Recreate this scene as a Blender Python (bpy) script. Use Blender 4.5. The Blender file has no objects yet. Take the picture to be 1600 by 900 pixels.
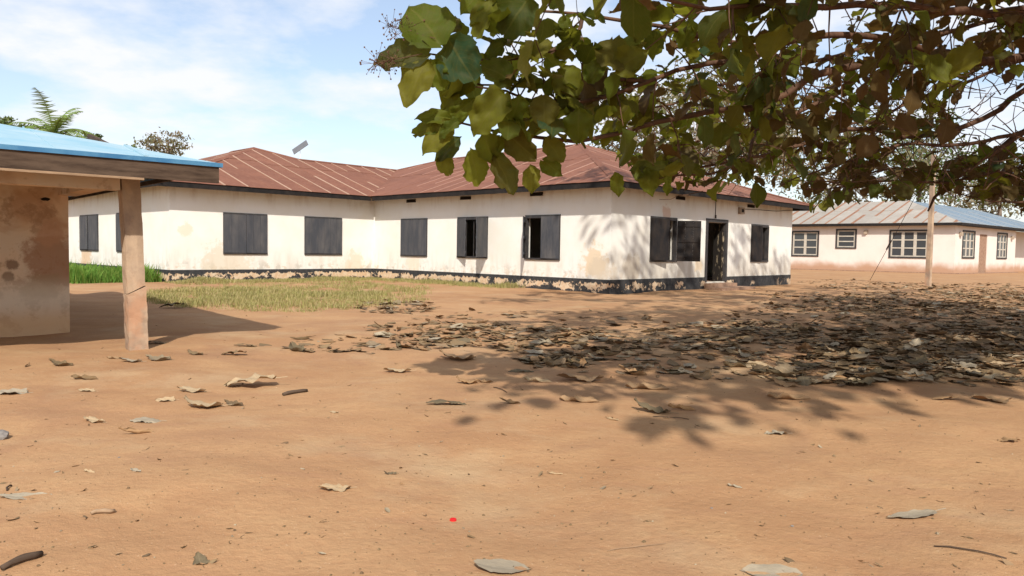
import bpy, math, random
import numpy as np
from mathutils import Vector, Matrix
S = bpy.context.scene
random.seed(7); RNG = np.random.default_rng(7)
R = math.radians
# ---------------------------------------------------------------- camera
CH = 1.25; FPX = 1167.0; ROLL = .0163; PIT = math.atan(59/FPX)
F = Vector((0, math.cos(PIT), -math.sin(PIT)))
RX0 = Vector((1, 0, 0)); UP0 = RX0.cross(F)
RX = RX0*math.cos(ROLL)+UP0*math.sin(ROLL); UP = -RX0*math.sin(ROLL)+UP0*math.cos(ROLL)
cd = bpy.data.cameras.new('camera'); cam = bpy.data.objects.new('camera', cd); S.collection.objects.link(cam)
m = Matrix.Identity(4)
for i in range(3):
    m[i][0], m[i][1], m[i][2] = RX[i], UP[i], -F[i]
m[2][3] = CH
cam.matrix_world = m
cd.sensor_width = 36; cd.lens = 36*FPX/1600; cd.clip_end = 3000; cd.clip_start = .05
S.camera = cam
# ---------------------------------------------------------------- light
SUN_EL, SUN_H = 40.0, (.04, -1.0)          # horizontal direction towards the sun: behind the camera
hl = math.hypot(*SUN_H); sx, sy = SUN_H[0]/hl, SUN_H[1]/hl
sund = Vector((sx*math.cos(R(SUN_EL)), sy*math.cos(R(SUN_EL)), math.sin(R(SUN_EL))))
ld = bpy.data.lights.new('sun', 'SUN'); ld.energy = 4.35; ld.angle = R(.9); ld.color = (1, .95, .86)
lo = bpy.data.objects.new('sun', ld); S.collection.objects.link(lo)
lo.rotation_euler = sund.to_track_quat('Z', 'Y').to_euler(); lo.location = (0, -5, 30)
W = bpy.data.worlds.new("World"); S.world = W; W.use_nodes = True
nt = W.node_tree; bgn = nt.nodes['Background']
sky = nt.nodes.new('ShaderNodeTexSky'); sky.sky_type = 'NISHITA'; sky.sun_disc = False
sky.sun_elevation = R(SUN_EL); sky.sun_rotation = math.atan2(sx, sy)
sky.air_density = 1.0; sky.dust_density = 1.2; sky.ozone_density = .7
tc = nt.nodes.new('ShaderNodeTexCoord')
# clouds: soft white patches on a flattened layer
sep = nt.nodes.new('ShaderNodeSeparateXYZ'); nt.links.new(tc.outputs['Generated'], sep.inputs[0])
mz = nt.nodes.new('ShaderNodeMath'); mz.operation = 'ADD'; mz.inputs[1].default_value = .22; nt.links.new(sep.outputs[2], mz.inputs[0])
dv = nt.nodes.new('ShaderNodeVectorMath'); dv.operation = 'DIVIDE'
cb = nt.nodes.new('ShaderNodeCombineXYZ')
for i in range(3): nt.links.new(mz.outputs[0], cb.inputs[i])
nt.links.new(tc.outputs['Generated'], dv.inputs[0]); nt.links.new(cb.outputs[0], dv.inputs[1])
no = nt.nodes.new('ShaderNodeTexNoise'); no.inputs['Scale'].default_value = 2.3; no.inputs['Detail'].default_value = 7; no.inputs['Roughness'].default_value = .55
mp = nt.nodes.new('ShaderNodeMapping'); mp.inputs['Location'].default_value = (3.1, 1.7, 0); mp.inputs['Scale'].default_value = (1, 1, 1.6)
nt.links.new(dv.outputs[0], mp.inputs[0]); nt.links.new(mp.outputs[0], no.inputs['Vector'])
cr = nt.nodes.new('ShaderNodeValToRGB'); cr.color_ramp.elements[0].position = .42; cr.color_ramp.elements[1].position = .62
cr.color_ramp.elements[0].color = (.20, .20, .20, 1); cr.color_ramp.elements[1].color = (.92, .97, .97, 1)
nt.links.new(no.outputs[0], cr.inputs[0])
mx = nt.nodes.new('ShaderNodeMix'); mx.data_type = 'RGBA'; nt.links.new(cr.outputs[0], mx.inputs[0])
nt.links.new(sky.outputs[0], mx.inputs[6]); mx.inputs[7].default_value = (5.4, 5.45, 5.7, 1)
nt.links.new(mx.outputs[2], bgn.inputs[0]); bgn.inputs[1].default_value = .15
S.view_settings.view_transform = 'Standard'; S.view_settings.look = 'None'
S.view_settings.exposure = .29; S.view_settings.gamma = 1
S.render.engine = 'CYCLES'; S.cycles.max_bounces = 6; S.cycles.transparent_max_bounces = 4

# ---------------------------------------------------------------- helpers
COL = S.collection
def at(x, y, D):                       # a point of the place seen at photo pixel x, y and D metres ahead
    d = F+RX*((x-800)/FPX)-UP*((y-450)/FPX); return Vector((0, 0, CH))+d*(D/d.y)
def gnd(x, y):
    d = F+RX*((x-800)/FPX)-UP*((y-450)/FPX); return Vector((0, 0, CH))+d*(-CH/d.z)
def topx(P):
    v = Vector(P)-Vector((0, 0, CH)); k = v.dot(F)
    if k < .05: return (-9999, -9999)
    return 800+FPX*v.dot(RX)/k, 450-FPX*v.dot(UP)/k
class MB:
    def __init__(s): s.v = []; s.f = []; s.m = []; s.uv = None
    def add(s, vs, fs, mi=0):
        n = len(s.v); s.v += [tuple(p) for p in vs]
        for f in fs: s.f.append(tuple(i+n for i in f)); s.m.append(mi)
        return s
    def box(s, a, b, M=None, mi=0):
        vs = [Vector((x, y, z)) for z in (a[2], b[2]) for y in (a[1], b[1]) for x in (a[0], b[0])]
        if M is not None: vs = [M @ p for p in vs]
        return s.add(vs, [(0, 2, 3, 1), (4, 5, 7, 6), (0, 1, 5, 4), (2, 6, 7, 3), (0, 4, 6, 2), (1, 3, 7, 5)], mi)
    def tube(s, pts, rad, n=6, mi=0, cap=True):
        pts = [Vector(p) for p in pts]; k0 = len(s.v); N = len(pts)
        if not hasattr(rad, '__len__'): rad = [rad]*N
        up = None
        for i, p in enumerate(pts):
            d = (pts[min(i+1, N-1)]-pts[max(i-1, 0)]).normalized()
            if up is None: up = d.orthogonal().normalized()
            a = (up-d*up.dot(d)).normalized(); b = d.cross(a); up = a
            for j in range(n):
                t = 2*math.pi*j/n; s.v.append(tuple(p+(a*math.cos(t)+b*math.sin(t))*rad[i]))
        for i in range(N-1):
            for j in range(n):
                s.f.append((k0+i*n+j, k0+i*n+(j+1) % n, k0+(i+1)*n+(j+1) % n, k0+(i+1)*n+j)); s.m.append(mi)
        if cap:
            s.f.append(tuple(k0+j for j in range(n))[::-1]); s.m.append(mi)
            s.f.append(tuple(k0+(N-1)*n+j for j in range(n))); s.m.append(mi)
        return s
    def mesh(s, name, mats, smooth=False):
        me = bpy.data.meshes.new(name); me.from_pydata(s.v, [], s.f)
        for mt in (mats if isinstance(mats, (list, tuple)) else [mats]): me.materials.append(mt)
        if any(s.m): me.polygons.foreach_set('material_index', s.m)
        if smooth: me.polygons.foreach_set('use_smooth', [True]*len(me.polygons))
        me.update(); return me
def link(name, me, parent=None, M=None):
    o = bpy.data.objects.new(name, me); COL.objects.link(o)
    if parent is not None: o.parent = parent
    if M is not None: o.matrix_local = M
    return o
def obj(name, mb, mats, parent=None, M=None, smooth=False): return link(name, mb.mesh(name, mats, smooth), parent, M)
def tag(o, label=None, cat=None, group=None, kind=None):
    if label: o['label'] = label
    if cat: o['category'] = cat
    if group: o['group'] = group
    if kind: o['kind'] = kind
    return o
def thing(name, label, cat, loc=(0, 0, 0), rz=0, group=None):
    o = bpy.data.objects.new(name, None); COL.objects.link(o); o.location = loc; o.rotation_euler = (0, 0, rz)
    return tag(o, label, cat, group)
def bigmesh(name, V, Fq, mat, uv=None, rnd=None, smooth=True):
    """V (n,3), Fq (k,4) numpy quads"""
    me = bpy.data.meshes.new(name); n = len(V); k = len(Fq)
    me.vertices.add(n); me.vertices.foreach_set('co', np.ascontiguousarray(V, np.float32).ravel())
    me.loops.add(k*4); me.loops.foreach_set('vertex_index', np.ascontiguousarray(Fq, np.int32).ravel())
    me.polygons.add(k); me.polygons.foreach_set('loop_start', np.arange(0, k*4, 4, dtype=np.int32))
    me.polygons.foreach_set('use_smooth', np.full(k, smooth))
    if uv is not None:
        l = me.uv_layers.new(name='UVMap'); l.data.foreach_set('uv', np.ascontiguousarray(uv[Fq.ravel()], np.float32).ravel())
    if rnd is not None:
        a = me.attributes.new('rnd', 'FLOAT', 'POINT'); a.data.foreach_set('value', np.ascontiguousarray(rnd, np.float32))
    me.materials.append(mat); me.update(calc_edges=True); return me

# ---------------------------------------------------------------- materials
class NM:
    def __init__(s, name, rough=.85, spec=.2):
        s.m = bpy.data.materials.new(name); s.m.use_nodes = True; s.t = s.m.node_tree; s.b = s.t.nodes['Principled BSDF']
        s.b.inputs['Roughness'].default_value = rough; s.b.inputs['Specular IOR Level'].default_value = spec
    def n(s, ty, **k):
        q = s.t.nodes.new(ty)
        for a, b in k.items(): setattr(q, a, b)
        return q
    def l(s, a, b): s.t.links.new(a, b)
    def pos(s):
        return s.n('ShaderNodeNewGeometry').outputs['Position']
    def objc(s): return s.n('ShaderNodeTexCoord').outputs['Object']
    def noise(s, vec, scale, detail=4, rough=.55, sc=(1, 1, 1), loc=(0, 0, 0), dist=0):
        mp = s.n('ShaderNodeMapping'); mp.inputs['Scale'].default_value = sc; mp.inputs['Location'].default_value = loc
        s.l(vec, mp.inputs[0]); q = s.n('ShaderNodeTexNoise'); q.inputs['Scale'].default_value = scale
        q.inputs['Detail'].default_value = detail; q.inputs['Roughness'].default_value = rough; q.inputs['Distortion'].default_value = dist
        s.l(mp.outputs[0], q.inputs['Vector']); return q.outputs[0]
    def ramp(s, fac, stops):
        q = s.n('ShaderNodeValToRGB'); e = q.color_ramp.elements
        while len(e) < len(stops): e.new(.5)
        for i, (p, c) in enumerate(stops):
            e[i].position = p; e[i].color = (c, c, c, 1) if not hasattr(c, '__len__') else (*c, 1)
        s.l(fac, q.inputs[0]); return q.outputs[0]
    def mix(s, fac, a, b, mode='MIX'):
        q = s.n('ShaderNodeMix', data_type='RGBA', blend_type=mode)
        for v, i in ((fac, 0), (a, 6), (b, 7)):
            if isinstance(v, (int, float)): q.inputs[i].default_value = v
            elif isinstance(v, tuple): q.inputs[i].default_value = (*v, 1)
            else: s.l(v, q.inputs[i])
        return q.outputs[2]
    def math(s, op, a, b=None, c=None, clamp=False):
        q = s.n('ShaderNodeMath', operation=op, use_clamp=clamp)
        for v, i in ((a, 0), (b, 1), (c, 2)):
            if v is None: continue
            if isinstance(v, (int, float)): q.inputs[i].default_value = v
            else: s.l(v, q.inputs[i])
        return q.outputs[0]
    def z(s, vec):
        q = s.n('ShaderNodeSeparateXYZ'); s.l(vec, q.inputs[0]); return q.outputs[2]
    def smooth(s, v, a, b):           # 0 at a, 1 at b
        q = s.n('ShaderNodeMapRange', interpolation_type='SMOOTHSTEP'); s.l(v, q.inputs[0])
        q.inputs[1].default_value = min(a, b); q.inputs[2].default_value = max(a, b)
        if a > b: q.inputs[3].default_value = 1; q.inputs[4].default_value = 0
        return q.outputs[0]
    def blob(s, vec, c, rad, nz):     # noisy spot round a place of the wall
        nz = s.math('ADD', s.math('MULTIPLY', nz, .45), s.math('MULTIPLY', s.noise(vec, 1.9, 8, .75, loc=(c[0], 2, 9)), .55))
        q = s.n('ShaderNodeVectorMath', operation='DISTANCE'); s.l(vec, q.inputs[0]); q.inputs[1].default_value = c
        d = s.math('DIVIDE', q.outputs['Value'], rad); d = s.math('ADD', d, s.math('MULTIPLY', s.math('SUBTRACT', nz, .5), 3.6))
        return s.smooth(d, 1.0, .6)
    def col(s, c):
        if isinstance(c, tuple): s.b.inputs['Base Color'].default_value = (*c, 1)
        else: s.l(c, s.b.inputs['Base Color'])
        return s
    def bump(s, h, st=.3, d=.01):
        q = s.n('ShaderNodeBump'); q.inputs['Strength'].default_value = st; q.inputs['Distance'].default_value = d
        s.l(h, q.inputs['Height']); s.l(q.outputs[0], s.b.inputs['Normal']); return s
    def rnd(s):
        a = s.n('ShaderNodeAttribute', attribute_name='rnd').outputs['Fac']; o = s.n('ShaderNodeObjectInfo').outputs['Random']
        return s.math('FRACT', s.math('ADD', s.math('MULTIPLY', a, 3.17), s.math('MULTIPLY', o, 7.31)))

def mat_ground():
    k = NM('sandy_earth', .95, .08); p = k.pos()
    big = k.noise(p, .35, 4, .5); mid = k.noise(p, 1.7, 5, .6, sc=(.7, 1, 1)); fin = k.noise(p, 22, 6, .7)
    c = k.mix(k.ramp(big, [(.35, 0), (.68, 1)]), (.41, .238, .124), (.33, .178, .090))
    c = k.mix(k.ramp(mid, [(.42, 0), (.72, .75)]), c, (.455, .280, .145))
    c = k.mix(k.ramp(fin, [(.3, .45), (.55, 0)]), c, (.33, .17, .085))
    spk = k.noise(p, 75, 2, .5); c = k.mix(k.ramp(spk, [(.70, 0), (.74, .5)]), c, (.62, .47, .33))
    sp2 = k.noise(p, 46, 3, .6, loc=(9, 4, 2)); c = k.mix(k.ramp(sp2, [(.25, .5), (.31, 0)]), c, (.24, .13, .075))
    streak = k.noise(p, 3.2, 5, .6, sc=(.35, 1.4, 1), loc=(4, 2, 0)); dk = k.noise(p, .55, 5, .7, loc=(2, 14, 6), dist=.8); c = k.mix(k.ramp(dk, [(.5, 0), (.64, .5)]), c, (.30, .165, .095)); c = k.mix(k.ramp(streak, [(.56, 0), (.72, .5)]), c, (.34, .185, .105)); pal = k.noise(p, .8, 6, .65, loc=(12, 5, 0)); c = k.mix(k.ramp(pal, [(.52, 0), (.7, .6)]), c, (.45, .315, .185))
    k.col(c); h = k.math('ADD', k.math('MULTIPLY', fin, .6), k.math('MULTIPLY', mid, 1.2)); h = k.math('ADD', h, k.math('MULTIPLY', k.noise(p, 5, 6, .7), 1.0)); k.bump(h, .6, .024); return k.m
def mat_plaster(name, base, stain, blobs, low=.9, rub=(.60, .40, .25)):
    k = NM(name, .9, .1); p = k.pos(); z = k.z(p)
    n1 = k.noise(p, 1.1, 5, .6); n2 = k.noise(p, 5, 6, .65); n3 = k.noise(p, 3.5, 4, .6, sc=(1, 1, .22), loc=(3, 8, 1))
    c = k.mix(k.ramp(n1, [(.35, 0), (.75, .55)]), base, tuple(x*y for x, y in zip(base, (.93, .87, .76))))
    c = k.mix(k.math('MULTIPLY', k.ramp(n3, [(.5, 0), (.72, .55)]), k.smooth(z, 2.5, 3.25)), c, (.42, .31, .22))
    c = k.mix(k.math('MULTIPLY', k.ramp(n3, [(.45, 0), (.7, .5)]), k.smooth(z, 1.5, .4)), c, (.50, .42, .33))
    c = k.mix(k.math('MULTIPLY', k.ramp(n2, [(.53, 0), (.6, .7)]), k.smooth(z, low, .35)), c, stain)
    c = k.mix(k.math('MULTIPLY', k.ramp(k.noise(p, 2.3, 5, .6, loc=(7, 7, 3)), [(.54, 0), (.6, .6)]), k.smooth(z, low, .5)), c, (.46, .42, .36))
    xs_ = k.n('ShaderNodeSeparateXYZ'); k.l(p, xs_.inputs[0])
    c = k.mix(k.math('MULTIPLY', k.math('MULTIPLY', k.smooth(xs_.outputs[0], 1.6, 3.4), k.smooth(z, 1.35, .7)), k.ramp(n3, [(.3, .25), (.62, .75)])), c, (.50, .455, .385))
    for (bc, r_, cc) in blobs: c = k.mix(k.math('MULTIPLY', k.blob(p, bc, r_, n2), .6), c, cc)
    k.col(c); k.bump(k.math('ADD', n2, k.math('MULTIPLY', k.noise(p, 28, 3), .4)), .3, .012); return k.m
def mat_plinth():
    k = NM('flaking_plinth_paint', .85, .12); p = k.pos(); z = k.z(p)
    n1 = k.noise(p, 3.2, 6, .7); n2 = k.noise(p, 9, 5, .7, loc=(2, 5, 7)); n4 = k.noise(p, .55, 2, .5, loc=(1.5, 0, 0))
    flake = k.math('ADD', k.math('MULTIPLY', n1, .75), k.math('MULTIPLY', n4, .7))
    n5 = k.noise(p, 7, 4, .6, sc=(1, 1, .18), loc=(4, 4, 4)); top = k.math('ADD', z, k.math('MULTIPLY', k.math('SUBTRACT', n5, .5), .34))
    lowpaint = k.smooth(k.math('SUBTRACT', z, k.math('MULTIPLY', k.math('SUBTRACT', k.noise(p, 1.7, 8, .75, loc=(3, 1, 8)), .40), 1.0)), .012, -.012)
    band = k.smooth(top, .30, .275); mask = k.math('MULTIPLY', band, k.math('SUBTRACT', 1, lowpaint))
    isl = k.ramp(k.noise(p, 1.0, 7, .75, loc=(5, 9, 1)), [(.455, 0), (.47, 1)]); mask = k.math('MULTIPLY', mask, isl)
    sx_ = k.n('ShaderNodeSeparateXYZ'); k.l(p, sx_.inputs[0]); right = k.smooth(sx_.outputs[0], 3.0, 3.3)
    keep = k.ramp(n4, [(.52, 0), (.57, 1)]); mask = k.math('MULTIPLY', mask, k.math('MAXIMUM', keep, k.math('SUBTRACT', 1, right)))
    bare = k.mix(k.ramp(n2, [(.42, 0), (.6, 1)]), (.55, .37, .23), (.60, .48, .34))
    paint = k.mix(k.ramp(n2, [(.4, 0), (.75, .5)]), (.032, .033, .036), (.11, .10, .09))
    k.col(k.mix(mask, paint, bare)); k.bump(k.math('ADD', k.math('MULTIPLY', mask, -.6), k.math('MULTIPLY', n2, .4)), .5, .012); return k.m
def mat_rust(name, a, b, c2, pale=None):
    k = NM(name, .78, .25); o = k.objc(); p = k.pos(); r = k.n('ShaderNodeObjectInfo').outputs['Random']
    n1 = k.noise(p, 1.2, 5, .65); n2 = k.noise(p, 6, 4, .7)
    c = k.mix(k.ramp(n1, [(.35, 0), (.7, 1)]), a, b); c = k.mix(k.ramp(n2, [(.5, 0), (.72, .6)]), c, c2)
    c = k.mix(k.math('MULTIPLY', r, .35), c, tuple(x*.62 for x in a))
    k.col(c); k.bump(n2, .2, .01); return k.m
def mat_plain(name, a, b=None, rough=.8, spec=.2, scale=6, sc=(1, 1, 1), bump=.2, lo=.4, hi=.7, use='pos'):
    k = NM(name, rough, spec); v = k.pos() if use == 'pos' else k.objc(); n1 = k.noise(v, scale, 6, .65, sc=sc)
    k.col(k.mix(k.ramp(n1, [(lo, 0), (hi, 1)]), a, b or tuple(x*.6 for x in a))); 
    if bump: k.bump(n1, bump, .01)
    return k.m
def mat_leaf(name, stops, trans, veins=(.30, .28, .10), vamt=.35, rough=.6, tcol=None):
    k = NM(name, rough, .15); r = k.rnd(); c = k.ramp(r, stops)
    uv = k.n('ShaderNodeUVMap').outputs[0]; sp = k.n('ShaderNodeSeparateXYZ'); k.l(uv, sp.inputs[0])
    ax = k.math('ABSOLUTE', k.math('SUBTRACT', sp.outputs[0], .5))
    mid = k.smooth(ax, .035, .012); q = k.math('FRACT', k.math('MULTIPLY', k.math('SUBTRACT', sp.outputs[1], k.math('MULTIPLY', ax, .8)), 9))
    side = k.smooth(k.math('ABSOLUTE', k.math('SUBTRACT', q, .5)), .08, .03)
    vm = k.math('MULTIPLY', k.math('MAXIMUM', mid, k.math('MULTIPLY', side, .6)), vamt)
    nn = k.noise(uv, 5, 4, .6); c = k.mix(k.ramp(nn, [(.4, 0), (.75, .5)]), c, tuple(x*.5 for x in veins)); c = k.mix(vm, c, veins); k.col(c)
    if trans:
        tr = k.n('ShaderNodeBsdfTranslucent'); tcx = k.mix(.5, c, tcol or (.30, .26, .03)); k.l(tcx, tr.inputs[0])
        ms = k.n('ShaderNodeMixShader'); ms.inputs[0].default_value = trans
        k.l(k.b.outputs[0], ms.inputs[1]); k.l(tr.outputs[0], ms.inputs[2]); k.l(ms.outputs[0], k.t.nodes['Material Output'].inputs[0])
    k.bump(k.math('ADD', nn, vm), .3, .01); return k.m
A0 = Vector((2.91, 22.26, 0)); TH = R(46); UD = Vector((math.cos(TH), math.sin(TH), 0)); VD = Vector((-UD.y, UD.x, 0))
def bw(a, b, z=0): return A0+UD*a+VD*b+Vector((0, 0, z))     # main building: metres along its two walls
tan = (.66, .45, .26)
M = {}
M['ground'] = mat_ground()
M['wall'] = mat_plaster('whitewashed_plaster', (.755, .735, .69), (.58, .46, .34), [
    (tuple(bw(0, .6, .98)), .55, (.62, .44, .24)), (tuple(bw(0, .35, .70)), .5, (.52, .44, .34)), (tuple(bw(-1.0, 11.9, .62)), .55, (.64, .52, .38)),
    (tuple(bw(-7.6, 11.9, 1.75)), .26, (.72, .58, .42)), (tuple(bw(-6.2, 11.9, .55)), 1.0, (.62, .52, .38)), (tuple(bw(-8.15, 20.5, .9)), .9, (.60, .34, .15)),
    (tuple(bw(1.1, 0, .75)), .55, (.50, .42, .32)), (tuple(bw(3.0, 0, 2.42)), .35, (.55, .33, .22)), (tuple(bw(5.1, 0, .85)), .3, (.66, .50, .32)), (tuple(bw(0, 9.3, .7)), .5, (.72, .60, .46))])
M['plinth'] = mat_plinth()
M['far_wall'] = None
def mat_farwall():
    k = NM('pinkish_whitewash', .9, .1); p = k.pos(); z = k.z(p); n1 = k.noise(p, .8, 5, .6)
    zz = k.math('ADD', z, k.math('MULTIPLY', k.math('SUBTRACT', n1, .5), -.9))
    c = k.mix(k.ramp(n1, [(.4, 0), (.7, .5)]), (.72, .64, .58), (.62, .53, .47))
    c = k.mix(k.smooth(zz, .95, .2), c, (.43, .26, .17)); k.col(c); return k.m
M['far_wall'] = mat_farwall()
M['rust'] = mat_rust('rusted_roof_sheet', (.225, .092, .055), (.165, .064, .040), (.27, .13, .08))
M['seam2'] = mat_rust('rusty_sheet_lap_faint', (.36, .20, .15), (.42, .25, .19), (.28, .14, .10))
M['seam'] = mat_rust('worn_sheet_lap', (.40, .25, .175), (.47, .31, .23), (.27, .14, .09))
M['zinc'] = mat_rust('weathered_zinc_sheet', (.31, .28, .245), (.39, .36, .32), (.33, .22, .15))
M['zseam'] = mat_rust('rusty_sheet_lap', (.30, .15, .09), (.22, .11, .07), (.38, .27, .2))
M['blue'] = mat_plain('pale_blue_painted_sheet', (.22, .40, .50), (.36, .48, .54), .5, .3, 1.4, (1, 3, 1), .1, .35, .7)
M['blue2'] = mat_plain('faded_blue_sheet', (.22, .25, .27), (.17, .21, .25), .5, .4, 1, bump=.1)
M['blueedge'] = mat_plain('deep_blue_drip_edge', (.04, .15, .30), (.10, .26, .40), .45, .4, 3, bump=.1)
M['fascia'] = mat_plain('dark_fascia_board', (.012, .011, .011), (.028, .022, .019), .8, .2, 4)
M['oldwood'] = mat_plain('old_grey_brown_board', (.10, .068, .048), (.04, .026, .019), .9, .1, 2.6, (1, 1, 7), .5)
M['palewood'] = mat_plain('bare_split_wood', (.34, .23, .145), (.20, .13, .08), .9, .1, 4, (1, 1, 6), .5)
M['shutter'] = mat_plain('charcoal_shutter_paint', (.052, .055, .064), (.10, .095, .095), .7, .25, 3, (1, 1, .35), .3)
M['shutter_dark'] = mat_plain('tarnished_shutter_wood', (.013, .012, .013), (.034, .025, .020), .75, .2, 5, (1, 1, .5), .4)
M['frame'] = mat_plain('dark_frame_paint', (.035, .034, .036), (.07, .06, .055), .7, .2, 6)
M['peel'] = mat_plain('peeling_door_paint', (.03, .025, .022), (.34, .27, .18), .85, .15, 7, (1, 1, .35), .4, .56, .62)
M['concrete'] = mat_plain('weathered_concrete', (.42, .34, .26), (.27, .20, .15), .9, .1, 3.2)
M['step'] = mat_plain('worn_cement_step', (.34, .22, .15), (.22, .13, .09), .95, .1, 6)
M['cable'] = mat_plain('dark_cable', (.05, .04, .035), None, .6, .3, 4, bump=0)
M['glass'] = None
g = NM('window_glass', .12, .6); g.col((.05, .055, .06)); M['glass'] = g.m
M['whiteframe'] = mat_plain('cream_window_frame', (.50, .46, .39), (.40, .35, .29), .7, .2, 4)
def PW(s_, z_):
    a = R(41); e = Vector((math.cos(a), math.sin(a), 0)); f_ = Vector((-e.y, e.x, 0)); q = Vector((-4.53, 8.93, 0))+e*s_+f_*2.16; return (q.x, q.y, z_)
def mat_porch():
    k = NM('stained_pink_plaster', .9, .1); p = k.pos(); z = k.z(p)
    n1 = k.noise(p, .9, 5, .6, sc=(1, 1, .7)); n2 = k.noise(p, 4, 6, .7, loc=(3, 3, 3)); n3 = k.noise(p, 1.6, 4, .6, loc=(8, 1, 5), dist=.6)
    c = k.mix(k.ramp(n1, [(.35, 0), (.65, 1)]), (.62, .42, .27), (.56, .47, .38))
    c = k.mix(k.ramp(n3, [(.52, 0), (.66, .6)]), c, (.36, .19, .10)); c = k.mix(k.ramp(n2, [(.53, 0), (.62, .55)]), c, (.26, .15, .09))
    for bc, rr_, cc in ((PW(-.45, .95), .42, (.27, .13, .07)), (PW(-.6, .62), .28, (.30, .20, .12)), (PW(-2.0, .5), .35, (.36, .22, .15)), (PW(-1.5, 1.5), .3, (.34, .18, .10)), (PW(-.95, .96), .10, (.14, .08, .05)), (PW(-.98, .78), .09, (.17, .11, .07)), (PW(-.5, 1.4), .2, (.42, .24, .15))): c = k.mix(k.math('MULTIPLY', k.blob(p, bc, rr_, n2), .75), c, cc)
    c = k.mix(k.math('MULTIPLY', k.smooth(z, .85, .5), k.math('MULTIPLY', k.smooth(z, .12, .5), .6)), c, (.62, .55, .46)); c = k.mix(k.math('MULTIPLY', k.smooth(z, .45, .12), .75), c, (.56, .35, .19))
    k.col(c); k.bump(n2, .35, .015); return k.m
M['porch'] = mat_porch()
def mat_pillar():
    k = NM('stained_cement_pillar', .92, .1); p = k.pos(); n1 = k.noise(p, 2.2, 5, .65, sc=(1, 1, .8)); n2 = k.noise(p, 11, 5, .7)
    c = k.mix(k.ramp(n1, [(.38, 0), (.62, 1)]), (.44, .32, .22), (.27, .195, .145)); z = k.z(p)
    c = k.mix(k.math('MULTIPLY', k.smooth(z, 1.0, .45), k.ramp(k.noise(p, 2.7, 4, .6, loc=(1, 6, 2)), [(.46, 0), (.62, .75)])), c, (.45, .24, .14))
    c = k.mix(k.ramp(n2, [(.55, 0), (.75, .5)]), c, (.25, .17, .12)); k.col(c); k.bump(n2, .5, .012); return k.m
M['pillar'] = mat_pillar()
M['black'] = mat_plain('flat_black', (.02, .015, .012), None, .9, .1, 4, bump=0)  # plain matte black for vents, box plate and painted hole shade
M['bark'] = mat_plain('reddish_brown_bark', (.13, .070, .043), (.055, .032, .022), .9, .1, 9, (1, 1, 1), .6)
M['bark2'] = mat_plain('pale_grey_bark', (.24, .19, .15), (.12, .09, .07), .9, .1, 6, bump=.4)
M['leaf'] = mat_leaf('canopy_leaf', [(.0, (.022, .042, .008)), (.3, (.075, .105, .008)), (.5, (.15, .145, .016)), (.75, (.060, .042, .010)), (1, (.014, .055, .026))], .46, (.16, .14, .04), tcol=(.42, .40, .03))
M['leafbrown'] = mat_leaf('browning_canopy_leaf', [(.0, (.095, .052, .018)), (.35, (.075, .060, .016)), (.6, (.13, .075, .030)), (.85, (.06, .070, .016)), (1, (.10, .050, .022))], .32, (.16, .10, .04), tcol=(.30, .16, .03))
M['dry'] = mat_leaf('dry_fallen_leaf', [(.0, (.19, .115, .055)), (.25, (.15, .10, .05)), (.45, (.25, .165, .085)), (.6, (.09, .058, .032)), (.8, (.30, .17, .08)), (.93, (.22, .17, .11)), (1, (.40, .33, .23))], 0, (.32, .25, .17), .3, .85)
M['palegrey'] = mat_leaf('grey_bleached_leaf', [(0, (.29, .235, .165)), (1, (.34, .28, .20))], 0, (.42, .36, .28), .4, .85)
M['palestraw'] = mat_leaf('straw_coloured_leaf', [(0, (.42, .29, .165)), (1, (.38, .28, .17))], 0, (.6, .48, .32), .4, .85)
M['rustleaf'] = mat_leaf('orange_brown_leaf', [(0, (.34, .19, .085)), (1, (.29, .19, .11))], 0, (.46, .28, .14), .4, .85)
M['dullleaf'] = mat_leaf('dull_olive_brown_leaf', [(0, (.12, .09, .052)), (1, (.16, .12, .07))], 0, (.24, .19, .12), .4, .85)
M['grass'] = mat_leaf('dry_green_grass', [(0, (.24, .24, .07)), (.4, (.38, .33, .13)), (.7, (.48, .38, .20)), (1, (.22, .24, .07))], .3, (.25, .25, .1), 0, .8, tcol=(.35, .35, .1))
M['grassg'] = mat_leaf('fresh_green_grass', [(0, (.09, .20, .03)), (.5, (.14, .26, .04)), (1, (.22, .27, .06))], .35, (.2, .25, .1), 0, .8, tcol=(.2, .4, .05))
M['bgleaf'] = mat_leaf('distant_olive_foliage', [(0, (.10, .11, .05)), (.4, (.16, .15, .08)), (.7, (.20, .15, .09)), (1, (.26, .22, .15))], .2, (.2, .18, .1), 0, .8)
M['bggreen'] = mat_leaf('distant_green_foliage', [(0, (.05, .10, .03)), (.5, (.09, .14, .04)), (1, (.15, .19, .07))], .2, (.2, .2, .1), 0, .8)
M['palm'] = mat_leaf('sunlit_palm_green', [(0, (.14, .22, .05)), (1, (.20, .27, .08))], .2, (.2, .2, .1), 0, .7)
M['red'] = mat_plain('red_plastic', (.60, .02, .02), (.5, .02, .02), .8, .1, 4, bump=0)
M['stone'] = mat_plain('grey_stone', (.17, .15, .14), (.28, .25, .22), .9, .1, 30)

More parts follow.
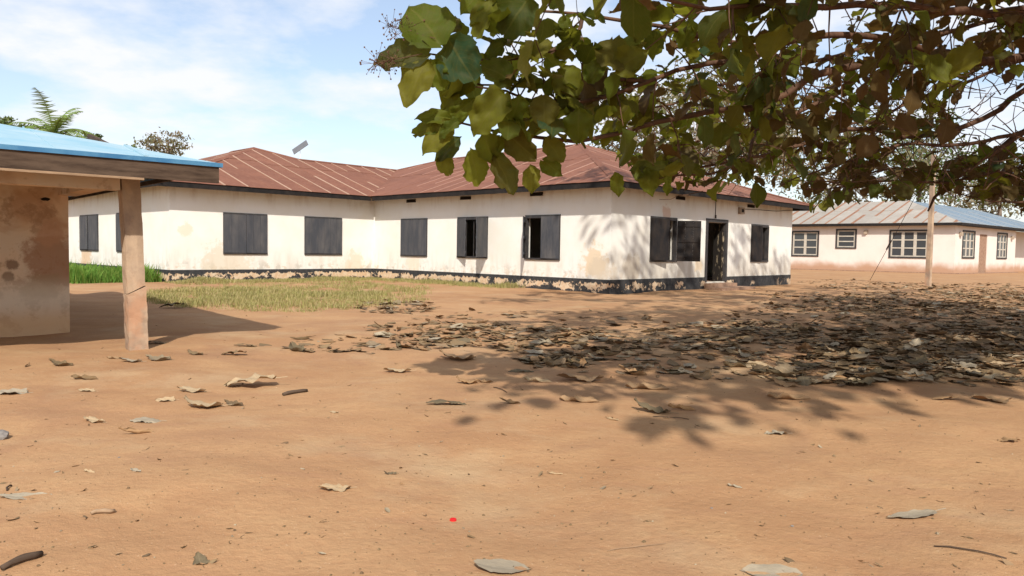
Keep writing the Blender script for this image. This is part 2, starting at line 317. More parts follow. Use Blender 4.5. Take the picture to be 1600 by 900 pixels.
# ---------------------------------------------------------------- ground
def axis(segs):
    out = []
    for a, b, st in segs: out += list(np.arange(a, b, st))
    return np.array(out+[segs[-1][1]])
def vnoise(x, y, sc, seed):
    rg = np.random.default_rng(seed); T = rg.random((64, 64)); x = x/sc; y = y/sc
    xi = np.floor(x).astype(int); yi = np.floor(y).astype(int); fx = x-xi; fy = y-yi; fx = fx*fx*(3-2*fx); fy = fy*fy*(3-2*fy)
    g = lambda a, b: T[a % 64, b % 64]
    return (g(xi, yi)*(1-fx)+g(xi+1, yi)*fx)*(1-fy)+(g(xi, yi+1)*(1-fx)+g(xi+1, yi+1)*fx)*fy-.5
def ghz(x, y):
    x = np.asarray(x, float); y = np.asarray(y, float); near = np.clip((34-y)/12, 0, 1)
    return (vnoise(x, y, 1.9, 1)*.07+vnoise(x, y, .55, 2)*.030+vnoise(x, y, .2, 3)*.012)*near
def gz(x, y): return float(ghz(np.array([x]), np.array([y]))[0])
xs = axis([(-1500, -100, 100), (-100, -20, 5), (-20, -7, .3), (-7, 8, .07), (8, 24, .3), (24, 100, 4), (100, 1500, 100)])
ys = axis([(-60, -2, 4), (-2, 1.2, .3), (1.2, 12, .07), (12, 34, .25), (34, 120, 4), (120, 2500, 120)])
X, Y = np.meshgrid(xs, ys); V = np.stack([X, Y, ghz(X, Y)], -1).reshape(-1, 3)
nx, ny = len(xs), len(ys); I = np.arange(nx*ny).reshape(ny, nx)
Fq = np.stack([I[:-1, :-1], I[:-1, 1:], I[1:, 1:], I[1:, :-1]], -1).reshape(-1, 4)
tag(link('ground', bigmesh('ground', V, Fq, M['ground'])), kind='structure')

# ---------------------------------------------------------------- walls with openings
def wall_mesh(o, d, nrm, L, z0, z1, th, holes):
    """wall from o along d, nrm points outwards; holes (s0,s1,z0,z1) go right through"""
    mb = MB(); ss = sorted({0, L, *[h[0] for h in holes], *[h[1] for h in holes]}); zs = sorted({z0, z1, *[h[2] for h in holes], *[h[3] for h in holes]})
    def hole(i, j):
        if i < 0 or j < 0 or i >= len(ss)-1 or j >= len(zs)-1: return False
        s, z = (ss[i]+ss[i+1])/2, (zs[j]+zs[j+1])/2
        return any(h[0] < s < h[1] and h[2] < z < h[3] for h in holes)
    P = lambda s, z, t: o+d*s-nrm*t+Vector((0, 0, z))
    for i in range(len(ss)-1):
        for j in range(len(zs)-1):
            a, b, c, e = ss[i], ss[i+1], zs[j], zs[j+1]
            if hole(i, j):
                if not hole(i-1, j): mb.add([P(a, c, 0), P(a, e, 0), P(a, e, th), P(a, c, th)], [(0, 1, 2, 3)])
                if not hole(i+1, j): mb.add([P(b, c, 0), P(b, c, th), P(b, e, th), P(b, e, 0)], [(0, 1, 2, 3)])
                if not hole(i, j-1): mb.add([P(a, c, 0), P(a, c, th), P(b, c, th), P(b, c, 0)], [(0, 1, 2, 3)])
                if not hole(i, j+1): mb.add([P(a, e, 0), P(b, e, 0), P(b, e, th), P(a, e, th)], [(0, 1, 2, 3)])
            else:
                mb.add([P(a, c, 0), P(b, c, 0), P(b, e, 0), P(a, e, 0)], [(0, 1, 2, 3)])
                mb.add([P(a, c, th), P(a, e, th), P(b, e, th), P(b, c, th)], [(0, 1, 2, 3)])
    mb.add([P(0, z1, 0), P(L, z1, 0), P(L, z1, th), P(0, z1, th)], [(0, 1, 2, 3)])
    return mb
def fm(o, d, nrm):                    # frame of a facade: x along, y outwards, z up
    return Matrix(((d.x, nrm.x, 0, o.x), (d.y, nrm.y, 0, o.y), (0, 0, 1, o.z), (0, 0, 0, 1)))
Z = Vector((0, 0, 1))
main = thing('school_block', 'long whitewashed L-shaped school block with rusted hipped roof and charcoal shutters', 'building')
DU, CV = -8.15, 11.9
WIN = .97, 2.37
facades = [  # name, origin, dir, normal, length, openings
    (bw(0, 0), VD, -UD, CV-.0, [(8.52, 10.10), (5.25, 6.80), (1.97, 3.46)]),
    (bw(0, 0), UD, -VD, 12.6, [(2.08, 3.62), (8.95, 10.40)]),
    (bw(DU, CV), UD, -VD, -DU, [(-DU-6.33, -DU-4.71), (-DU-3.18, -DU-1.56)]),
    (bw(DU, CV), VD, -UD, 14.1, [(3.3, 4.9), (7.0, 9.2)]),
    (bw(12.6, 0), VD, UD, 21.1, [(4, 5.5), (11, 12.5)]),
    (bw(3.8, 21.1), UD, VD, 8.8, [(3, 4.5)]),
    (bw(3.8, 21.1), VD, UD, 4.9, []),
    (bw(DU, 26.0), UD, VD, 3.8-DU, [])]
TH_ = .22
DOOR = (5.62, 7.0, .24, 2.36)
for i, (o, d, n_, L, ops) in enumerate(facades):
    holes = [(a, b, *WIN) for a, b in ops]+([DOOR] if i == 1 else [])
    L2 = L
    ww = obj('wall', wall_mesh(o, d, n_, L2, -.1, 3.26, TH_, holes), M['wall'], main)
    if i < 4:
        pl = MB(); f_ = fm(o, d, n_); segs = [(0, L)]
        if i == 1: segs = [(0, DOOR[0]-.02), (DOOR[1]+.02, L)]
        for a, b in segs:
            x0 = a-.018 if (a == 0 and i in (0, 1, 2)) else a
            if i == 0: x0 = .0
            x1 = b-.02 if i in (0, 2) else b
            pl.box((x0, -.03, -.08), (x1, .018, .415), f_)
        obj('plinth', pl, M['plinth'], main)
# floor and ceiling inside
fl = MB()
for (a, b, c, e) in ((.2, .2, 12.4, 20.9), (DU+.2, CV+.2, .2, 20.9)):
    fl.add([bw(a, b, .22), bw(c, b, .22), bw(c, e, .22), bw(a, e, .22)], [(0, 1, 2, 3)])
obj('floor', fl, M['step'], main)
ce = MB()
for (a, b, c, e) in ((-.55, -.55, 13.1, 21.6), (DU-.55, CV-.55, -.551, 26.5), (-.551, 21.601, 4.3, 26.5)):
    ce.add([bw(a, b, 3.262), bw(c, b, 3.262), bw(c, e, 3.262), bw(a, e, 3.262)], [(0, 3, 2, 1)])
obj('ceiling', ce, M['oldwood'], main)

def shutter_mesh(w, h, battens=False, mat='shutter'):
    mb = MB(); n = 3; g_ = .006 if mat == 'shutter' else .001; pw = w/n                     # boards side by side, cross rails behind
    for i in range(n): mb.box((i*pw+g_/2, -.012, random.uniform(0, .01)), ((i+1)*pw-g_/2, .012+random.uniform(-.002, .003), h-random.uniform(0, .01)))
    for zz in (.12, .5, .88): mb.box((.02, -.035, h*zz-.04), (w-.02, -.013, h*zz+.04))
    return mb
def hinge(f_, s, z0, ang, side, y=.03):
    """side +1: shutter extends to +s when closed; ang opens it outwards"""
    a = ang if side > 0 else math.pi-ang
    Rm = Matrix.Rotation(a, 4, 'Z'); T = Matrix.Translation((s, y, z0))
    if side < 0: Rm = Rm @ Matrix.Diagonal((1, -1, 1, 1))
    return f_ @ T @ Rm
def window(parent, f_, s0, s1, z0, z1, a0, a1, mat='shutter', bars=True, drop=0, label=None):
    """a0: opening angle of the shutter hung at s0, a1: at s1"""
    fw = .065; mb = MB()
    mb.box((s0-.01, -.10, z1-fw), (s1+.01, .028, z1+.035), f_)
    mb.box((s0-.01, -.10, z0-.02), (s1+.01, .045, z0+fw-.02), f_)
    mb.box((s0-.008, -.10, z0+fw-.02), (s0+fw-.01, .024, z1-fw), f_); mb.box((s1-fw+.01, -.10, z0+fw-.02), (s1+.008, .024, z1-fw), f_)
    w = obj('window', mb, M['frame'], parent)
    if label: w['label'] = label
    h = z1-z0-.05; hw = (s1-s0)/2-.008
    for s, a, sd in ((s0, a0, 1), (s1, a1, -1)):
        if a is None: continue
        me = shutter_mesh(hw, h, False, mat).mesh('shutter', M[mat]); o = link('shutter', me, w); o.matrix_local = hinge(f_, s+sd*.006, z0+.03-(drop if sd < 0 else 0), R(a), sd, .044)
    if bars:
        for k in range(1, 4):
            b = MB(); x = s0+(s1-s0)*k/4; b.box((x-.011, -.07, z0+.03), (x+.011, -.05, z1-.05), f_); obj('bar', b, M['frame'], w)
    return w
f0 = fm(*facades[0][:3]); f1 = fm(*facades[1][:3]); f2 = fm(*facades[2][:3]); f3 = fm(*facades[3][:3])
window(main, f0, 8.52, 10.10, *WIN, 0, 0)
window(main, f0, 5.25, 6.80, *WIN, 109, 20)
window(main, f0, 1.97, 3.46, *WIN, 3, 52, bars=False)
window(main, f1, 2.08, 3.62, *WIN, 15, 122, 'shutter_dark', drop=.03, label='window with its right shutter swung open showing the cross rails')
window(main, f1, 8.95, 10.40, *WIN, 5, -76, 'shutter_dark')
window(main, f2, -DU-6.33, -DU-4.71, *WIN, 0, 1.5)
window(main, f2, -DU-3.18, -DU-1.56, *WIN, 1, 0)
window(main, f3, 3.3, 4.9, *WIN, 0, 0)
window(main, f3, 7.0, 9.2, *WIN, 0, 2)
# doorway
s0, s1, z0, z1 = DOOR
db = MB(); db.box((s0-.09, -.14, z0), (s0+.04, .03, z1+.0), f1); db.box((s1-.04, -.14, z0), (s1+.09, .03, z1), f1); db.box((s0-.09, -.14, z1+.001), (s1+.09, .032, z1+.12), f1)
dr = obj('door', db, M['frame'], main)
lf = MB(); lf.box((0, -.02, 0), (.5, .02, z1-z0-.03))
for zz in (.3, 1.1, 1.9): lf.box((.03, .021, zz-.06), (.47, .035, zz+.06))
o = link('door_leaf', lf.mesh('door_leaf', M['peel']), dr); o.matrix_local = f1 @ Matrix.Translation((s1-.06, -.06, z0+.01)) @ Matrix.Rotation(R(180+108), 4, 'Z'); o['label'] = 'weathered door leaf with peeling paint standing ajar'
lf = MB(); lf.box((0, -.02, 0), (.62, .02, z1-z0-.03))
o = link('door_leaf', lf.mesh('door_leaf', M['frame']), dr); o.matrix_local = f1 @ Matrix.Translation((s0+.06, -.06, z0+.01)) @ Matrix.Rotation(R(-80), 4, 'Z')
st = MB(); st.box((5.5, .0, .0), (7.15, .42, .2), f1); obj('step', st, M['step'], main)
st = MB(); st.box((5.1, .40, -.05), (7.5, .95, .085), f1); obj('step', st, M['step'], main)
# vents, junction box, cables
for f_, s in ((f0, 9.5), (f0, 6.4), (f0, 3.0), (f1, 3.8), (f1, 8.85)):
    v_ = MB(); v_.box((s-.27, .001, 3.02), (s+.27, .035, 3.13), f_); vo = obj('air_vent', v_, M['black'], main)
jb = MB(); jb.box((7.85, .001, 2.74), (8.2, .10, 2.98), f1); jb.box((7.95, .10, 2.8), (8.1, .115, 2.92), f1, 1); obj('junction_box', jb, [M['concrete'], M['black']], main)
cbm = MB(); cbm.tube([f1 @ Vector(p) for p in ((8.2, .03, 2.93), (9.5, .03, 2.97), (11, .03, 2.99), (12.5, .03, 3.1))], .012, 5); obj('cable', cbm, M['cable'], main)
cbm = MB(); cbm.tube([f1 @ Vector(p) for p in ((6.15, .02, 3.2), (6.15, .02, 2.62))], .012, 5); cbm.tube([f1 @ Vector(p) for p in ((6.15, .03, 2.62), (6.15, .03, 2.50))], .03, 6); obj('cable', cbm, M['cable'], main)

# ---------------------------------------------------------------- sheeted roofs
def clip(poly, nrm, c):               # keep nrm.p <= c
    out = []
    for i in range(len(poly)):
        a, b = poly[i], poly[(i+1) % len(poly)]; da = nrm[0]*a[0]+nrm[1]*a[1]-c; db_ = nrm[0]*b[0]+nrm[1]*b[1]-c
        if da <= 0: out.append(a)
        if (da < 0 < db_) or (db_ < 0 < da):
            t = da/(da-db_); out.append((a[0]+(b[0]-a[0])*t, a[1]+(b[1]-a[1])*t))
    return out
def sheets(parent, poly, ed, hf, tf, mats, sw=.82, row=3.2, e0=0, lapw=.075, lp=.72, brk=.45):
    """poly in plan; ed = eave direction; hf(x,y) -> z; tf(x,y,z) -> world. Strips run up the slope; each sheet is a part."""
    ud = (-ed[1], ed[0]); pe = [p[0]*ed[0]+p[1]*ed[1] for p in poly]; pu = [p[0]*ud[0]+p[1]*ud[1] for p in poly]
    i0 = math.floor((min(pe)-e0)/sw)
    # slope-up sign
    c0 = poly[0]; up = 1 if hf(c0[0]+ud[0], c0[1]+ud[1]) > hf(*c0) else -1
    lo, hi = min(pu), max(pu); nrow = max(1, math.ceil((hi-lo)/row))
    for i in range(i0, math.ceil((max(pe)-e0)/sw)+1):
        a, b = e0+i*sw, e0+(i+1)*sw
        pc = clip(clip(poly, (-ed[0], -ed[1]), -a), ed, b)
        if len(pc) < 3: continue
        jig = random.uniform(-.25, .25)
        for r_ in range(nrow):
            c, d = (lo+r_*row+(jig if r_ else 0), lo+(r_+1)*row+(jig if r_ < nrow-1 else .01)) if up > 0 else (hi-(r_+1)*row-(jig if r_ < nrow-1 else .01), hi-r_*row-(jig if r_ else 0))
            q = clip(clip(pc, (-ud[0], -ud[1]), -c), ud, d)
            if len(q) < 3: continue
            ar = abs(sum(q[k][0]*q[(k+1) % len(q)][1]-q[(k+1) % len(q)][0]*q[k][1] for k in range(len(q))))/2
            if ar < .02: continue
            if sum(q[k][0]*q[(k+1) % len(q)][1]-q[(k+1) % len(q)][0]*q[k][1] for k in range(len(q))) < 0: q = q[::-1]
            dz = .004*(i % 2)+.012*r_+random.uniform(0, .004); mb = MB(); n = len(q)
            tl = random.uniform(-.004, .004)
            top = [tf(x, y, hf(x, y)+dz+.008) for x, y in q]; bot = [tf(x, y, hf(x, y)+dz) for x, y in q]
            mb.add(top+bot, [tuple(range(n)), tuple(range(2*n-1, n-1, -1))]+[(k, k+n, (k+1) % n+n, (k+1) % n) for k in range(n)])
            lq = clip(q, (-ed[0], -ed[1]), -(b-lapw*random.uniform(.6, 1.5)))
            if len(lq) >= 3 and random.random() < lp:
                if random.random() < brk:
                    cm = c+(d-c)*random.uniform(.3, .7); lq = clip(lq, (-ud[0], -ud[1]), -cm) if random.random() < .5 else clip(lq, ud, cm)
                n = len(lq)
                if n >= 3:
                    top = [tf(x, y, hf(x, y)+dz+.026) for x, y in lq]; bot = [tf(x, y, hf(x, y)+dz+.009) for x, y in lq]
                    mb.add(top+bot, [tuple(range(n))]+[(k, k+n, (k+1) % n+n, (k+1) % n) for k in range(n)], 1)
            obj('roof_sheet', mb, mats, parent)
T_ = .34; E_ = 3.28
rf = bpy.data.objects.new('roof', None); COL.objects.link(rf); rf.parent = main
tfm = lambda x, y, z: bw(x, y, z)
RM = [M['rust'], M['seam']]; RM2 = [M['rust'], M['seam2']]
sheets(rf, [(-.65, -.65), (6.3, 6.3), (6.3, 14.8), (4.6, 16.5), (-.65, 11.25)], (0, 1), lambda x, y: E_+(x+.65)*T_, tfm, RM2, row=3.6, lapw=.045, lp=.75, brk=.6)
sheets(rf, [(-.65, -.65), (13.25, -.65), (6.3, 6.3)], (1, 0), lambda x, y: E_+(y+.65)*T_, tfm, RM2, row=3.6, lapw=.045, lp=.75, brk=.6)
sheets(rf, [(DU-.65, 11.25), (-.8, 11.25), (-.8, 16.5), (-2.175, 17.875)], (1, 0), lambda x, y: E_+(y-11.25)*T_, tfm, RM, e0=-.8, row=3.9, lapw=.065, lp=.97, brk=.28)
sheets(rf, [(-.8, 11.25), (-.65, 11.25), (4.6, 16.5), (-.8, 16.5)], (1, 0), lambda x, y: E_+(y-11.25)*T_, tfm, RM, e0=-.8, row=3.9, lapw=.065, lp=.97, brk=.28)
sheets(rf, [(DU-.65, 11.25), (-2.175, 17.875), (-2.175, 20.0), (DU-.65, 26.6)], (0, 1), lambda x, y: E_+(x-DU+.65)*T_, tfm, RM, row=3.6)
hid = MB()
def rp(pts, hf): hid.add([bw(x, y, hf(x, y)) for x, y in pts], [tuple(range(len(pts)))])
rp([(13.25, -.65), (13.25, 21.75), (6.3, 14.8), (6.3, 6.3)], lambda x, y: E_+(13.25-x)*T_)
rp([(13.25, 21.75), (6.3, 14.8), (4.6, 16.5), (-.8, 16.5), (4.45, 21.75)], lambda x, y: E_+(21.75-y)*T_)
rp([(-.8, 16.5), (-2.175, 17.875), (-2.175, 20.0), (4.45, 26.6), (4.45, 21.75)], lambda x, y: E_+(4.45-x)*T_)
rp([(DU-.65, 26.6), (-2.175, 20.0), (4.45, 26.6)], lambda x, y: E_+(26.6-y)*T_)
obj('roof_slope', hid, M['rust'], rf)
def ridge(parent, pts, mat, w=.16, t=.02):
    mb = MB()
    for a, b in zip(pts[:-1], pts[1:]):
        a, b = Vector(a), Vector(b); d = (b-a).normalized(); s = d.cross(Z).normalized()
        q = [a-s*w-Z*.03, a+Z*.035, a+s*w-Z*.03, b-s*w-Z*.03, b+Z*.035, b+s*w-Z*.03]
        mb.add(q, [(0, 1, 4, 3), (1, 2, 5, 4), (0, 3, 5, 2)])
    return obj('ridge_cap', mb, mat, parent)
hz = lambda d: E_+d*T_+.03
for pts in ([bw(-.65, -.65, hz(0)), bw(6.3, 6.3, hz(6.95)), bw(6.3, 14.8, hz(6.95)), bw(4.6, 16.5, hz(5.25)), bw(-.8, 16.5, hz(5.25)), bw(-2.175, 17.875, hz(6.625)), bw(-2.175, 20.0, hz(6.625))],
            [bw(13.25, -.65, hz(0)), bw(6.3, 6.3, hz(6.95))], [bw(DU-.65, 11.25, hz(0)), bw(-2.175, 17.875, hz(6.625))]):
    ridge(rf, pts, M['rust'], .13)
fa = [(-.62, 11.22), (-.62, -.62), (13.22, -.62), (13.22, 21.7)]
for a, b in zip(fa[:-1], fa[1:]):
    mb = MB(); A_, B_ = bw(*a), bw(*b); d = (B_-A_).normalized(); n_ = Vector((d.y, -d.x, 0)); mb.box((0.001, 0, 3.11), ((B_-A_).length-.001, .03, 3.285), fm(A_, d, -n_)); obj('fascia', mb, M['fascia'], rf)
fa = [(-.62, 11.28), (DU-.62, 11.28), (DU-.62, 26.5)]
for a, b in zip(fa[:-1], fa[1:]):
    mb = MB(); A_, B_ = bw(*a), bw(*b); d = (B_-A_).normalized(); n_ = Vector((-d.y, d.x, 0)); mb.box((0.001, 0, 3.11), ((B_-A_).length-.001, .03, 3.285), fm(A_, d, -n_)); obj('fascia', mb, M['fascia'], rf)

# ---------------------------------------------------------------- far building
E0 = Vector((33.5, 56.7, 0)); u2 = Vector((math.cos(R(138)), math.sin(R(138)), 0)); v2 = Vector((math.cos(R(41)), math.sin(R(41)), 0))
far = thing('staff_house', 'long low pale house with zinc and blue roof beyond the leaf-strewn yard', 'building')
n1_ = Vector((-u2.y, u2.x, 0)); n1_ = n1_ if n1_.y < 0 else -n1_; n2_ = Vector((v2.y, -v2.x, 0))
FH = 3.82
F1o = [(10.25, 12.35, 1.25, 3.2), (7.22, 8.64, 1.95, 3.34), (1.88, 4.5, 1.25, 3.25)]
F2o = [(1.6, 4.1, 1.3, 3.25), (5.35, 7.2, .0, 3.15), (9.7, 12.1, 1.3, 3.3)]
obj('wall', wall_mesh(E0, u2, n1_, 22, -.1, FH, .25, F1o), M['far_wall'], far)
obj('wall', wall_mesh(E0, v2, n2_, 14.6, -.1, FH, .25, F2o), M['far_wall'], far)
obj('wall', wall_mesh(E0+v2*14.6, -n2_, v2, 3.0, -.1, FH, .25, []), M['far_wall'], far)
obj('wall', wall_mesh(E0+v2*14.6-n2_*1.6, v2, n2_, 12, -.1, FH, .25, []), M['far_wall'], far)
g1, g2 = fm(E0, u2, n1_), fm(E0, v2, n2_)
def farwin(f_, s0, s1, z0, z1, nl, nr):
    fw = .12; mb = MB()
    mb.box((s0-fw, -.05, z1), (s1+fw, .05, z1+fw), f_); mb.box((s0-fw, -.05, z0-fw), (s1+fw, .06, z0), f_)
    mb.box((s0-fw, -.05, z0), (s0, .045, z1), f_); mb.box((s1, -.05, z0), (s1+fw, .045, z1), f_)
    w = obj('window', mb, M['frame'], far)
    iw = (s1-s0)/nl; sm = MB()
    for i in range(nl):
        a = s0+i*iw; b = a+iw; t = .11
        sm.box((a, -.07, z0), (a+t, -.01, z1), f_); sm.box((b-t, -.07, z0), (b, -.01, z1), f_)
        for j in range(nr+1):
            zz = z0+(z1-z0-.09)*j/nr; sm.box((a+t, -.07, zz), (b-t, -.012, zz+.09), f_)
    obj('sash', sm, M['whiteframe'], w)
    for i in range(nl):
        for j in range(nr):
            zz = z0+(z1-z0-.09)*j/nr; gm = MB(); a = s0+i*iw; gm.box((a+.11, -.055, zz+.09), (a+iw-.11, -.045, z0+(z1-z0-.09)*(j+1)/nr), f_); obj('pane', gm, M['glass'], w)
farwin(g1, *F1o[0], 2, 3); farwin(g1, *F1o[1], 1, 3); farwin(g1, *F1o[2], 3, 3); farwin(g2, *F2o[0], 3, 3); farwin(g2, *F2o[2], 3, 3)
dm = MB(); dm.box((5.35, -.12, 0), (7.2, -.05, 3.15), g2); obj('door', dm, M['step'], far)
for s, zc in ((6.4, 3.2),):
    lm = MB(); lm.box((s-.13, 0.001, zc-.15), (s+.13, .2, zc+.15), g1); obj('wall_lamp', lm, M['concrete'], far)
for s in (.9, 13.3):
    lm = MB(); lm.box((s-.18, 0.001, 2.9), (s+.18, .2, 3.2), g2); obj('wall_lamp', lm, M['concrete'], far)
rf2 = bpy.data.objects.new('roof', None); COL.objects.link(rf2); rf2.parent = far
fw2 = lambda x, y, z: E0+u2*x+v2*y+Vector((0, 0, z))
tf2 = .36; e2 = FH+.06; D2 = 5.2
sheets(rf2, [(-.6, -.6), (23, -.6), (23, D2), (D2, D2)], (1, 0), lambda x, y: e2+(y+.6)*tf2, fw2, [M['zinc'], M['zseam']], sw=1.05, row=3.4, lapw=.16, lp=.95, brk=.2)
sheets(rf2, [(-.6, -.6), (D2, D2), (D2, 22), (-.6, 27)], (0, 1), lambda x, y: e2+(x+.6)*tf2, fw2, [M['blue2'], M['blueedge']], sw=1.6, row=7, lapw=.05)
bk = MB(); bk.add([fw2(D2, D2, e2+(D2+.6)*tf2), fw2(23, D2, e2+(D2+.6)*tf2), fw2(23, 11, e2), fw2(D2, 11, e2)], [(0, 1, 2, 3)]); obj('roof_slope', bk, M['zinc'], rf2)
fb = MB(); P0, P1, P2 = fw2(-.6, -.6, 0), fw2(23, -.6, 0), fw2(-.6, 27, 0)
fb.add([P0+Z*(e2-.2), P1+Z*(e2-.2), P1+Z*(e2-.004), P0+Z*(e2-.004)], [(0, 1, 2, 3)]); fb.add([P0+Z*(e2-.2), P2+Z*(e2-.2), P2+Z*(e2-.004), P0+Z*(e2-.004)], [(0, 3, 2, 1)])
fb.add([P0+Z*(e2-.2), P1+Z*(e2-.2), fw2(23, .2, e2-.2), fw2(.2, .2, e2-.2)], [(0, 3, 2, 1)]); fb.add([P0+Z*(e2-.2), P2+Z*(e2-.2), fw2(.2, 27, e2-.2), fw2(.2, .2, e2-.2)], [(0, 1, 2, 3)])
obj('fascia', fb, M['fascia'], rf2)
kb = MB(); kb.box((0, 0, -.1), (22, .35, .07), g1); kb.box((0, .0, -.1), (14.5, .35, .07), g2); obj('apron', kb, M['step'], far)

# ---------------------------------------------------------------- porch on the left
pc = Vector((-4.53, 8.93, 0)); ea = R(41); ed = Vector((math.cos(ea), math.sin(ea), 0)); fd = Vector((-ed.y, ed.x, 0))
porch = thing('veranda_building', 'pinkish plastered classroom with open veranda, cement pillar and pale blue roof', 'building')
pm = fm(pc, ed, -fd)                    # x along the eave (to the right), y outwards (towards the yard)
pm3 = Matrix(((ed.x, -fd.x, 0, pc.x), (ed.y, -fd.y, 0, pc.y), (0, 0, 1, 0), (0, 0, 0, 1)))
# pillar: rough square column, slightly leaning, broken by a crack at 0.75 m
def pillar_piece(z0, z1, off0, off1, hw=.125, n=13):
    mb = MB(); rg = random.Random(int(z1*100)); ring = [(-1, -1), (-.4, -1.03), (.4, -.98), (1, -1), (1.03, -.3), (.98, .4), (1, 1), (.3, 1.02), (-.4, 1), (-1, 1), (-1.02, .4), (-.98, -.4)]
    for i in range(n):
        t = i/(n-1); z = z0+(z1-z0)*t; o_ = off0*(1-t)+off1*t
        for j, (a, b) in enumerate(ring):
            zz = z
            if i == n-1 and z1 < 1: zz = z+.05*a
            if i == 0 and z0 > .5: zz = z+.05*a
            mb.v.append(tuple(pm3 @ Vector((a*hw*(1+rg.uniform(-.05, .05))+o_, b*hw*(1+rg.uniform(-.05, .05)), zz))))
    k = len(ring)
    for i in range(n-1):
        for j in range(k): mb.f.append((i*k+j, i*k+(j+1) % k, (i+1)*k+(j+1) % k, (i+1)*k+j)); mb.m.append(0)
    mb.f.append(tuple(range(k))[::-1]); mb.f.append(tuple((n-1)*k+j for j in range(k))); mb.m += [0, 0]; return mb
pi = obj('pillar', pillar_piece(-.08, .70, .03, .012, .104), M['pillar'], porch)
pi2 = obj('pillar_top', pillar_piece(.712, 2.06, .008, -.045, .098), M['pillar'], pi)
# second pillar, out of frame to the left, carries the other end of the beam
for xx in (-3.2,):
    b = MB(); b.box((xx-.13, -.13, -.05), (xx+.13, .13, 2.06), pm3); obj('pillar', b, M['pillar'], porch)
b = MB(); b.box((-7, -.10, 1.875), (-.16, .10, 2.06), pm3); obj('beam', b, M['porch'], porch)
b = MB(); b.box((-.40, -2.2, 1.90), (-.18, -.101, 2.05), pm3); obj('beam', b, M['porch'], porch)
# wall set back behind the veranda
WB = 2.16
b = MB(); b.box((-7, -WB-.2, -.1), (-.28, -WB, 2.4), pm3); obj('wall', b, M['porch'], porch)
b = MB(); b.box((-.48, -10.5, -.1), (-.28, -WB-.2, 2.4), pm3); obj('wall', b, M['porch'], porch)
# flat black patches on the wall, painting the shade inside broken holes
for (x, z, w, h) in ((-1.55, 1.62, .22, .17), (-1.33, 1.56, .09, .05), (-.55, 1.84, .12, .05)):
    hb = MB(); hb.add([pm3 @ Vector((x+w/2*math.cos(t)*random.uniform(.75, 1.1), -WB+.006, z+h/2*math.sin(t)*random.uniform(.75, 1.1))) for t in [k*math.pi/6 for k in range(12)]], [tuple(range(12))]); obj('broken_hole_shade', hb, M['black'], porch)
# eave board and roof
OV, OS = .66, .80
ez = 2.215
b = MB(); b.box((-7, OV-.045, ez-.225), (OS-.02, OV, ez-.035), pm3); bo = obj('fascia', b, M['oldwood'], porch)
b = MB(); b.box((-7, OV-.05, ez-.250), (-.05, OV+.012, ez-.2252), pm3); obj('batten', b, M['palewood'], porch)
b = MB(); b.box((OS-.06, -9.5, ez-.09), (OS-.02, OV-.046, ez-.035), pm3); obj('fascia', b, M['oldwood'], porch)
for k in range(6):
    b = MB(); x = -.0-k*1.05; b.add([pm3 @ Vector(p) for p in ((x-.03, OV-.05, ez-.17), (x+.03, OV-.05, ez-.17), (x+.03, OV-.05, ez-.05), (x-.03, OV-.05, ez-.05), (x-.03, -2.2, ez+.45), (x+.03, -2.2, ez+.45), (x+.03, -2.2, ez+.57), (x-.03, -2.2, ez+.57))], [(0, 1, 2, 3), (4, 7, 6, 5), (0, 4, 5, 1), (3, 2, 6, 7), (0, 3, 7, 4), (1, 5, 6, 2)]); obj('rafter', b, M['oldwood'], porch)
# blue sheets: front slope and right-hand (hipped) slope
sl = .235; prf = bpy.data.objects.new('roof', None); COL.objects.link(prf); prf.parent = porch
tfp = lambda x, y, z: pm3 @ Vector((x, y, z))
sheets(prf, [(OS, OV), (-7, OV), (-7, OV-4), (OS-4, OV-4)], (1, 0), lambda x, y: ez+(OV-y)*sl, tfp, [M['blue'], M['blue']], sw=.9, row=4.2, lapw=.04)
sheets(prf, [(OS, OV), (OS-4, OV-4), (OS-4, -6), (OS, -10)], (0, 1), lambda x, y: ez+(OS-x)*sl, tfp, [M['blue'], M['blue']], sw=.9, row=4.2, lapw=.04)
b = MB(); b.box((-7, OV, ez-.036), (OS, OV+.02, ez+.012), pm3); b.box((OS, -10, ez-.036), (OS+.02, OV+.02, ez+.012), pm3); obj('drip_edge', b, M['blueedge'], prf)
for (x, y, w, l, a) in ((-2.9, -.1, .03, .5, .3), (-2.45, -.75, .05, .3, 1.2), (-3.4, .1, .03, .7, .2)):
    b = MB(); b.box((-l/2, -w/2, 0), (l/2, w/2, .012), pm3 @ Matrix.Translation((x, y, ez+(OV-y)*sl+.03)) @ Matrix.Rotation(math.atan(-sl), 4, 'X') @ Matrix.Rotation(a, 4, 'Z')); tag(obj('stick', b, M['oldwood']), {-2.9: 'thin dark stick lying on the blue roof near its eave', -2.45: 'short dark twig lying highest on the blue roof', -3.4: 'long dark stick lying at the left end of the blue roof'}[x], 'stick', 'sticks lying on the blue roof')

